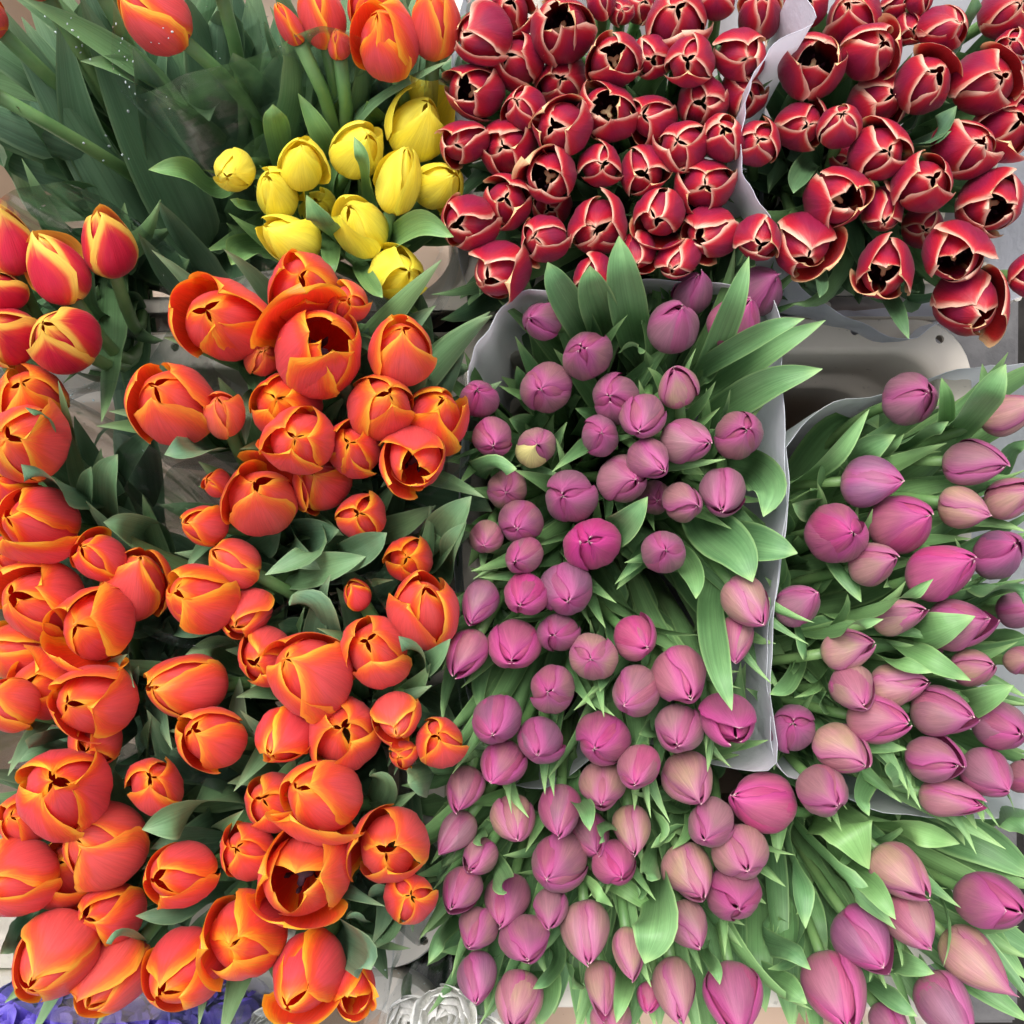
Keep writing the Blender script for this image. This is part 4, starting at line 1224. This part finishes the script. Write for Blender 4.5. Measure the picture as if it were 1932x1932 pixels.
LF_O2 = [([(560, 990), (560, 1040), (610, 1075)], 56), ([(470, 1050), (500, 1020), (530, 1000)], 60), ([(640, 1000), (600, 1040), (500, 1085)], 60, dict(light=.3)), ([(690, 1010), (760, 990), (822, 954)], 50, dict(brown=.3)),
         ([(640, 1060), (700, 1030), (730, 1005)], 56), ([(560, 1090), (620, 1070), (690, 1050)], 60), ([(620, 1205), (590, 1150), (553, 1122)], 86, dict(light=.1)), ([(600, 1225), (560, 1190), (525, 1178)], 52),
         ([(820, 1040), (850, 990), (890, 936)], 74, dict(light=.3)), ([(355, 1060), (400, 1095), (456, 1122)], 50, dict(brown=.2)), ([(80, 1035), (140, 1090), (212, 1110)], 46), ([(290, 1010), (240, 990), (195, 985)], 56),
         ([(310, 1160), (260, 1190), (225, 1185)], 42), ([(330, 1180), (360, 1190), (400, 1195)], 40), ([(820, 1260), (790, 1230), (752, 1200)], 50), ([(790, 1260), (815, 1250), (850, 1205)], 46), ([(560, 1010), (600, 980), (640, 1000)], 70), ([(850, 1080), (855, 1030), (880, 985)], 50)]
LF_O3 = [([(160, 930), (100, 905), (40, 876)], 84), ([(210, 975), (205, 900), (222, 857)], 62, dict(light=.25)), ([(165, 960), (168, 910), (172, 880)], 36, dict(light=.25)), ([(60, 800), (25, 780), (-20, 790)], 40),
         ([(130, 1390), (80, 1400), (47, 1397)], 40), ([(150, 1420), (90, 1410), (15, 1440)], 50), ([(250, 1280), (230, 1260), (200, 1255)], 60), ([(265, 1310), (260, 1290), (262, 1256)], 36), ([(110, 820), (95, 790), (47, 768)], 28)]
LF_O4 = [([(490, 1450), (448, 1380), (452, 1278)], 50, dict(brown=.55, z=(-.05, .0, .0))), ([(400, 1450), (330, 1440), (303, 1392)], 54), ([(440, 1240), (410, 1215), (350, 1235)], 50, dict(brown=.3)), ([(640, 1320), (610, 1310), (590, 1330)], 50),
         ([(720, 1330), (700, 1310), (740, 1290)], 40), ([(820, 1460), (790, 1450), (770, 1480)], 60), ([(700, 1530), (720, 1480), (703, 1460)], 60), ([(690, 1740), (665, 1700), (656, 1728)], 34), ([(740, 1730), (700, 1760), (712, 1788)], 96),
         ([(820, 1340), (800, 1330), (785, 1370)], 40), ([(730, 1690), (710, 1660), (695, 1690)], 60)]
LF_O5 = [([(440, 1480), (350, 1530), (268, 1565)], 96), ([(430, 1570), (350, 1570), (284, 1602)], 56), ([(400, 1690), (330, 1725), (256, 1728)], 46), ([(270, 1770), (230, 1765), (200, 1780)], 30), ([(650, 1760), (690, 1790), (700, 1830)], 90),
         ([(100, 1720), (60, 1770), (25, 1820)], 60), ([(40, 1740), (20, 1780), (0, 1800)], 40), ([(250, 1520), (220, 1480), (215, 1450)], 50), ([(240, 1640), (230, 1660), (200, 1655)], 40), ([(330, 1770), (310, 1760), (330, 1740)], 40)]

BUNCHES = [
    Bunch('A', 'red', 'the unwrapped red bunch', ibBR, 0.365, RED_A, auto=0.7, autow=(34, 50)),
    Bunch('B', 'red', 'the paper-wrapped red bunch', ibBR, 0.365, RED_B, [([(1820, 130), (1880, 70), (1919, 58)], 44, dict(z=(-.06, .0, .006), light=.3)), ([(1800, 90), (1835, 40), (1840, -10)], 40, dict(light=.2)),
          ([(1700, 300), (1760, 260), (1805, 200)], 60), ([(1690, 300), (1750, 280), (1795, 247)], 30), ([(1660, 540), (1690, 590), (1715, 640)], 36, dict(light=.2)), ([(1540, 500), (1548, 540), (1546, 562)], 26), ([(1530, 300), (1500, 340), (1497, 365)], 40), ([(1700, 545), (1720, 550), (1733, 552)], 26)], auto=0.8, autow=(28, 44)),
    Bunch('C', 'purple', 'the upright mauve bunch', ibFR, 0.345, MAU_C, LF_C, auto=3, autow=(38, 58)),
    Bunch('D', 'purple', 'the front mauve bunch', ibFR, 0.325, MAU_D, LF_D, auto=3, autow=(42, 64)),
    Bunch('E', 'purple', 'the corner mauve bunch', ibFR, 0.335, MAU_E, LF_E, auto=3, autow=(44, 66)),
    Bunch('F', 'purple', 'the sparse mauve bunch', ibFR, 0.315, MAU_F, LF_F, auto=3, autow=(40, 60), foot=(1500, 1500)),
    Bunch('G', 'yellow', 'the yellow bunch', ibBL, 0.345, YEL, LF_YEL, auto=1, autow=(34, 50)),
    Bunch('H', 'bicolour', 'the red-yellow bunch', ibBL, 0.365, BIC, LF_B, auto=1, autow=(40, 60), foot=(330, 430)),
    Bunch('I', 'orange', 'the long-stemmed orange bunch', ibBL, 0.375, ORA_T, LF_T, auto=2, autow=(70, 95), foot=(470, 470), pull=0.22),
    Bunch('J', 'orange', 'the rim-side orange bunch', ibFL, 0.375, O1, LF_O1, auto=2, autow=(56, 80)),
    Bunch('K', 'orange', 'the leafy orange bunch', ibFL, 0.355, O2, LF_O2, auto=2, autow=(56, 80)),
    Bunch('L', 'orange', 'the outer orange bunch', ibFL, 0.365, O3, LF_O3, auto=2, autow=(56, 80)),
    Bunch('M', 'orange', 'the mauve-side orange bunch', ibFL, 0.360, O4, LF_O4, auto=2, autow=(56, 80)),
    Bunch('N', 'orange', 'the hyacinth-side orange bunch', ibFL, 0.365, O5, LF_O5, auto=2, autow=(56, 80)),
]
for B in BUNCHES:
    place_bunch(B)
ALL_NP = tuple(np.array([a[i] for a in ALL]) for i in range(4))
for B in BUNCHES:
    build_bunch(B)
BY = {B.key: B for B in BUNCHES}


# ------------------------------------------------------------------ wrappings
def sleeve(name, label, cat, group, rim, foot, mat, r0=0.05, wr=0.003, zf=0.03, closed=True, edge=None, seed=1, folds=9, rows=14, belly=0.25):
    """wrap lofted from a surveyed rim (fx, fy, z) down to a gathered foot; foot is in world metres"""
    r_ = np.random.default_rng(seed)
    P = [at(x, y, z) for x, y, z in rim]
    if closed:
        P = P + [P[0]]
    R_ = catmull(P, 96)
    if closed:
        R_ = R_[:-1]
    n = len(R_)
    root = thing(name, label, cat, (foot[0], foot[1], 0.021), group)
    loc = np.array(root.location)
    cen = np.array([foot[0], foot[1], zf])
    vs = []
    ph = r_.uniform(0, 6.28, 6)
    for j in range(rows):
        t = j / (rows - 1)
        for i in range(n):
            p = R_[i]
            d = p - cen
            dirn = unit(d * np.array([1, 1, 0]))
            lowp = cen + dirn * r0
            # bulges a little below the rim and gathers at the foot
            k_ = 1 - t ** 1.7
            q = lowp + (p - lowp) * np.array([k_, k_, 1 - t])
            q[2] = zf + (p[2] - zf) * (1 - t)
            a = i / n * 6.2832
            wv = math.sin(folds * a + ph[0] + 2 * t) * 0.6 + math.sin(folds * 2.3 * a + ph[1] - 3 * t) * 0.4 + 0.5 * math.sin(3 * a + ph[2])
            wrp = wr * wv * (0.35 + t)
            vs.append(q + dirn * wrp)
    fs = grid_faces(n, rows, closed)
    vs = np.array(vs)
    mesh_obj('sheet', vs - loc, fs, mat, root)
    if mat is M_FILM:
        g_ = vs.reshape(rows, n, 3)
        i0 = int(n * 0.31)
        st = []
        for j in range(rows):
            a_, b_ = g_[j, i0], g_[j, (i0 + 2) % n]
            o_ = unit((a_ - cen) * np.array([1, 1, 0])) * 0.0012
            st += [a_ + o_, a_ * .5 + b_ * .5 + o_ * 1.5, b_ + o_]
        mesh_obj('seam', np.array(st) - loc, grid_faces(3, rows), mat, root)
    if edge:
        top = vs[:n]
        pts = np.vstack([top, top[:1]]) if closed else top
        tv, tf = tube(pts - loc, edge, 5)
        mesh_obj('cut_edge', tv, tf, M_FEDGE if mat is M_FILM else mat, root)
    return root


def w(B, k=0.0):
    return (BY[B].footw[0], BY[B].footw[1])


PG = 'sheets of florist paper round the tulips'
sleeve('paper_wrap', 'grey florist paper standing round the upright mauve bunch', 'paper wrap', PG,
       [(884, 700, .35), (898, 652, .36), (935, 598, .36), (985, 558, .36), (1060, 545, .355), (1180, 535, .35), (1300, 528, .345), (1420, 540, .345), (1470, 590, .35), (1478, 700, .35), (1476, 860, .345),
        (1478, 1000, .345), (1462, 1130, .345), (1452, 1280, .34), (1462, 1452, .335), (1330, 1436, .30), (1180, 1400, .29), (1040, 1480, .295), (930, 1450, .28), (880, 1300, .28), (862, 1100, .29), (862, 900, .30)],
       w('C'), M_PAPER_G, seed=3, wr=.0046, edge=.00022)
sleeve('paper_wrap', 'pale grey paper collar round the mauve bunch beside the crate corner', 'paper wrap', PG,
       [(1482, 838, .33), (1560, 765, .30), (1680, 735, .275), (1800, 702, .27), (1885, 690, .28), (1960, 712, .29), (2050, 900, .31), (2060, 1300, .31), (1990, 1520, .305), (1880, 1540, .30), (1760, 1542, .30),
        (1640, 1520, .305), (1540, 1480, .315), (1468, 1446, .33), (1447, 1330, .335), (1452, 1200, .34), (1474, 1060, .345), (1490, 940, .345)],
       w('E'), M_PAPER_G, seed=5, wr=.0046, edge=.00022)
sleeve('paper_wrap', 'white paper folded between the two red bunches and over the empty crate corner', 'paper wrap', PG,
       [(1492, -40, .40), (1536, 40, .405), (1470, 75, .395), (1437, 118, .39), (1418, 170, .385), (1400, 225, .38), (1399, 300, .375), (1412, 360, .37), (1452, 412, .365), (1482, 455, .36), (1492, 515, .34), (1560, 572, .305),
        (1630, 615, .28), (1705, 640, .268), (1760, 622, .268), (1850, 580, .28), (1960, 530, .30), (2060, 350, .35), (2080, 0, .36), (1900, -150, .37), (1600, -140, .38)],
       w('B'), M_PAPER_W, seed=7, wr=.0046, edge=.00022)
sleeve('paper_wrap', 'grey paper glimpsed behind the red bunch beside the yellow tulips', 'paper wrap', PG,
       [(868, 20, .33), (850, 130, .30), (848, 300, .28), (860, 450, .26), (900, 560, .25), (1010, 575, .25), (1150, 570, .25), (1300, 540, .25), (1420, 500, .25), (1440, 300, .25), (1440, 50, .25), (1400, -140, .25), (1100, -170, .26), (900, -120, .33)],
       w('A'), M_PAPER_W, seed=9, wr=.002, edge=.00022)

FG = 'clear film sleeves round the tulips'
FE = None
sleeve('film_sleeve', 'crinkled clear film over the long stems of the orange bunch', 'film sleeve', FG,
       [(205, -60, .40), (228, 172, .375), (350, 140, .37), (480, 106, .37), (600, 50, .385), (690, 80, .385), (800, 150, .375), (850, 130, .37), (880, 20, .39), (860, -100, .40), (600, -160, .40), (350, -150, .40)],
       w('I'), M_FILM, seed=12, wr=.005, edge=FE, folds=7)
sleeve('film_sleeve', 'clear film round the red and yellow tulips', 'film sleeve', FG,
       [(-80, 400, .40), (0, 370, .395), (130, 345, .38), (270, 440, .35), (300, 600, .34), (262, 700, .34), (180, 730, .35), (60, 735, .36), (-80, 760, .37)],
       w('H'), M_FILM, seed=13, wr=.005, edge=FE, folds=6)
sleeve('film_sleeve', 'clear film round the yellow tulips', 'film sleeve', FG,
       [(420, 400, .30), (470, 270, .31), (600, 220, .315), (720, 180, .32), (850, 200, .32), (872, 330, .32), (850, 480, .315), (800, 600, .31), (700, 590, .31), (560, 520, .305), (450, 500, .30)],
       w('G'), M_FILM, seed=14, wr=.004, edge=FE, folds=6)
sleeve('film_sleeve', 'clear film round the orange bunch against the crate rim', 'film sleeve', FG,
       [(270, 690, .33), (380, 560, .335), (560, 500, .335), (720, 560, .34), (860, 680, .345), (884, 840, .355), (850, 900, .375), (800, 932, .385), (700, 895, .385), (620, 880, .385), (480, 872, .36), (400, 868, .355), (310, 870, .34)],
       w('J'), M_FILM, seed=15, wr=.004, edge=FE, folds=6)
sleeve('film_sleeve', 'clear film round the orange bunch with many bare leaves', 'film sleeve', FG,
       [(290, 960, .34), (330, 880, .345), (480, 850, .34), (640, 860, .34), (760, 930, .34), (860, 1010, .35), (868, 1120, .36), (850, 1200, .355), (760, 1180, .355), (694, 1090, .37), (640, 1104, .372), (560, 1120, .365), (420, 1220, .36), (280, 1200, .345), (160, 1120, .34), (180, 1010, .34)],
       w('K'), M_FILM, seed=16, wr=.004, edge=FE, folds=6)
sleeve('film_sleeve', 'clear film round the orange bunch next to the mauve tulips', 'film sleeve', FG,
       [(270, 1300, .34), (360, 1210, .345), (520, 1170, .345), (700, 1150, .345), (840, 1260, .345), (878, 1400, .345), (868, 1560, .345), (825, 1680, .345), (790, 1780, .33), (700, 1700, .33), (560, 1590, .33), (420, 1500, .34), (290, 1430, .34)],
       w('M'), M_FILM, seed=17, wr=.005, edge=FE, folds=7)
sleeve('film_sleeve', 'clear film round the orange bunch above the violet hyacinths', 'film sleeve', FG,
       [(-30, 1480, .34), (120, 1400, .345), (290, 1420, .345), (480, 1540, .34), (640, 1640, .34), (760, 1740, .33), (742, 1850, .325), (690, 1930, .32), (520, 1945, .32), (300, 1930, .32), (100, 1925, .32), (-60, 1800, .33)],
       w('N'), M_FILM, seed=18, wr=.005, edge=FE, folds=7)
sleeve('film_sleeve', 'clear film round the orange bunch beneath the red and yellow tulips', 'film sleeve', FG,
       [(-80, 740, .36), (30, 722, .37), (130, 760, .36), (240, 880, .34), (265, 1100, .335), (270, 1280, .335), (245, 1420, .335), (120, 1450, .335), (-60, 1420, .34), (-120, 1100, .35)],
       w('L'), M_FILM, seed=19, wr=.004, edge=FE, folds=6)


# ------------------------------------------------------------------ flowers in the front crates
def hyacinth(fx, fy, z, rad, hgt, label):
    r_ = np.random.default_rng(int(fx))
    p = at(fx, fy, z)
    p[1] = min(p[1], ibWL[3] + 0.03)
    root = thing('hyacinth', label, 'hyacinth', (p[0], p[1], 0.024), 'violet hyacinths in the front crate')
    loc = np.array(root.location)
    top = np.array([0, 0, z - 0.024])
    vs, fs = tube(np.array([[0, 0, 0], [0, 0, top[2] * .5], [0, 0, top[2] + hgt * .4]]), 0.006, 8)
    mesh_obj('stem', vs, fs, M_STEM, root)
    for k_ in range(34):
        zz = (k_ / 33)
        a = k_ * 2.39996
        el = math.asin(max(-.3, min(1, zz * 1.25 - 0.25)))
        ax = np.array([math.cos(a) * math.cos(el), math.sin(a) * math.cos(el), math.sin(el)])
        c = top + ax * np.array([rad, rad, hgt])
        F = frame_from_axis(ax, r_.uniform(0, 6))
        vv, uu, ff, dd = [], [], [], []
        for i in range(6):
            P, uv, dist = petal_geo(math.radians(60 * i), 0.004, 0.016, 1.0, 0.75, 44, 0, 0, .05, .03, 1.1, r_, tip_k=1.8)
            o_ = len(vv) * NU * NV
            vv.append(P)
            uu.append(uv)
            dd.append(np.stack([dist, np.full(len(dist), .5)], -1))
            ff += [tuple(q + o_ for q in f_) for f_ in PETAL_FACES]
        mesh_obj('floret', np.vstack(vv) @ F.T + c, ff, M['violet'], root, np.vstack(uu), np.vstack(dd))
    return root


for fx, fy, lab in ((60, 1945, 'violet hyacinth head nearest the stone-grey film fold'), (150, 1935, 'violet hyacinth head'), (250, 1940, 'violet hyacinth head'), (345, 1925, 'violet hyacinth head'), (430, 1945, 'violet hyacinth head')):
    hyacinth(fx, fy, 0.27, 0.022, 0.030, 'violet-blue hyacinth head below the orange tulips')


def rosette(fx, fy, z, wpx, label, seed):
    r_ = np.random.default_rng(seed)
    p = at(fx, fy, z)
    R = wpx * width_at(z) / FW / 2
    root = thing('white_flower', label, 'flower', (p[0], min(p[1], ibWL[3] + .02), 0.024), 'white double flowers in the front crate')
    loc = np.array(root.location)
    ax = unit(np.array([0.1 * r_.normal(), 0.2 + .1 * r_.normal(), 1]))
    F = frame_from_axis(ax, r_.uniform(0, 6))
    base = p - ax * R * 0.8
    crv = bezier(loc, loc + np.array([0, 0, .1]), base - ax * .08, base, 8)
    vs, fs = tube(crv - loc, 0.003, 7)
    mesh_obj('stem', vs, fs, M_STEM, root)
    for ring, (n, rr, hh, ro) in enumerate(((6, 1.0, 1.05, .95), (6, .82, 1.15, .8), (5, .62, 1.2, .65), (4, .42, 1.22, .5), (3, .24, 1.2, .3))):
        for i in range(n):
            P, uv, dist = petal_geo(2 * math.pi * i / n + ring * .5 + r_.normal(0, .1), R * rr, R * hh, ro, max(0, .15 - .03 * ring + r_.normal(0, .04)), 180 / n * 1.25, 0, .05, .08, .05, r_.normal(0.04, .08), r_, tip_k=5)
            mesh_obj('petal', P @ F.T + base - loc, PETAL_FACES, M['white'], root, uv, np.stack([dist, np.full(len(dist), r_.uniform())], -1))
    return root


rosette(775, 1930, 0.305, 85, 'white double flower under clear film, next to a larger one', 3)
rosette(842, 1922, 0.315, 105, 'largest white double flower under clear film', 4)
rosette(905, 1965, 0.295, 80, 'white double flower tucked under the mauve tulips', 5)
rosette(508, 1945, 0.300, 75, 'white double flower beneath the orange tulips', 6)
rosette(560, 1945, 0.295, 60, 'small white double flower beside the violet hyacinths', 7)
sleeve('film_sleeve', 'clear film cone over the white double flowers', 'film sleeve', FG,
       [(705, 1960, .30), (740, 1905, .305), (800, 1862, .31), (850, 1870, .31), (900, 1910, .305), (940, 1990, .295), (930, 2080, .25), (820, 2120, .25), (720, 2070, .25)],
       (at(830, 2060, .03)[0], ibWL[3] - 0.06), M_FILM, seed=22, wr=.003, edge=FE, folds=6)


# ------------------------------------------------------------------ water drops lying on film and leaves
def drop_mat():
    k = NT('water_drop')
    return k.finish((0.70, 0.78, 0.80), 0.08, 0.8, None, 0.3, (0.8, 0.9, 0.9, 1))


M_DROP = drop_mat()
spots = [(85, 31, 5), (127, 45, 5), (134, 34, 3), (137, 57, 7), (148, 70, 5), (155, 86, 7), (144, 89, 5), (152, 99, 5), (170, 112, 4), (106, 61, 7), (219, 45, 5),
         (231, 73, 5), (228, 81, 3), (225, 96, 4), (235, 107, 4), (240, 113, 4), (251, 116, 5), (226, 141, 3), (237, 155, 6), (244, 164, 5), (255, 177, 4),
         (242, 210, 7), (200, 256, 6), (206, 276, 7), (231, 292, 6), (243, 300, 5), (195, 303, 5), (158, 270, 6), (325, 60, 6), (308, 53, 3), (285, 80, 3),
         (300, 82, 3), (318, 72, 3), (408, 97, 4), (415, 110, 3), (314, 183, 4), (320, 205, 4), (135, 745, 10), (142, 738, 3), (138, 752, 4), (158, 758, 4),
         (176, 755, 6), (168, 732, 4), (160, 726, 3), (270, 850, 4), (192, 826, 3), (747, 1829, 5), (752, 1836, 4), (727, 1830, 4), (725, 1845, 3)]
bpy.context.view_layer.update()
dg = bpy.context.evaluated_depsgraph_get()
DV, DF = [], []
ico = bmesh.new()
bmesh.ops.create_icosphere(ico, subdivisions=2, radius=1.0)
iv = np.array([v_.co[:] for v_ in ico.verts])
ifc = [tuple(v_.index for v_ in f_.verts) for f_ in ico.faces]
ico.free()
rd = np.random.default_rng(4)
eye = Vector((0, 0, CAM_Z))
for fx, fy, sz in spots:
    tgt = Vector(at(fx, fy, 0.2))
    ok, hit, nrm, _, ob, _ = SC.ray_cast(dg, eye, (tgt - eye).normalized())
    if not ok:
        continue
    n_ = np.array(nrm)
    if np.dot(n_, np.array(eye - hit)) < 0:
        n_ = -n_
    Fd = frame_from_axis(n_, rd.uniform(0, 6))
    rr = sz * 0.5 * width_at(hit.z) / FW
    P = (iv * np.array([rr, rr * rd.uniform(.6, 1), rr * .4])) @ Fd.T + np.array(hit)
    b0 = len(DV) * len(iv)
    DV.append(P)
    DF += [tuple(q + b0 for q in f_) for f_ in ifc]
if DV:
    wd = mesh_obj('water_drops', np.vstack(DV), DF, M_DROP)
    wd['kind'] = 'stuff'
    wd['label'] = 'clear water drops beaded on the film and dark leaves'
    wd['category'] = 'water drops'
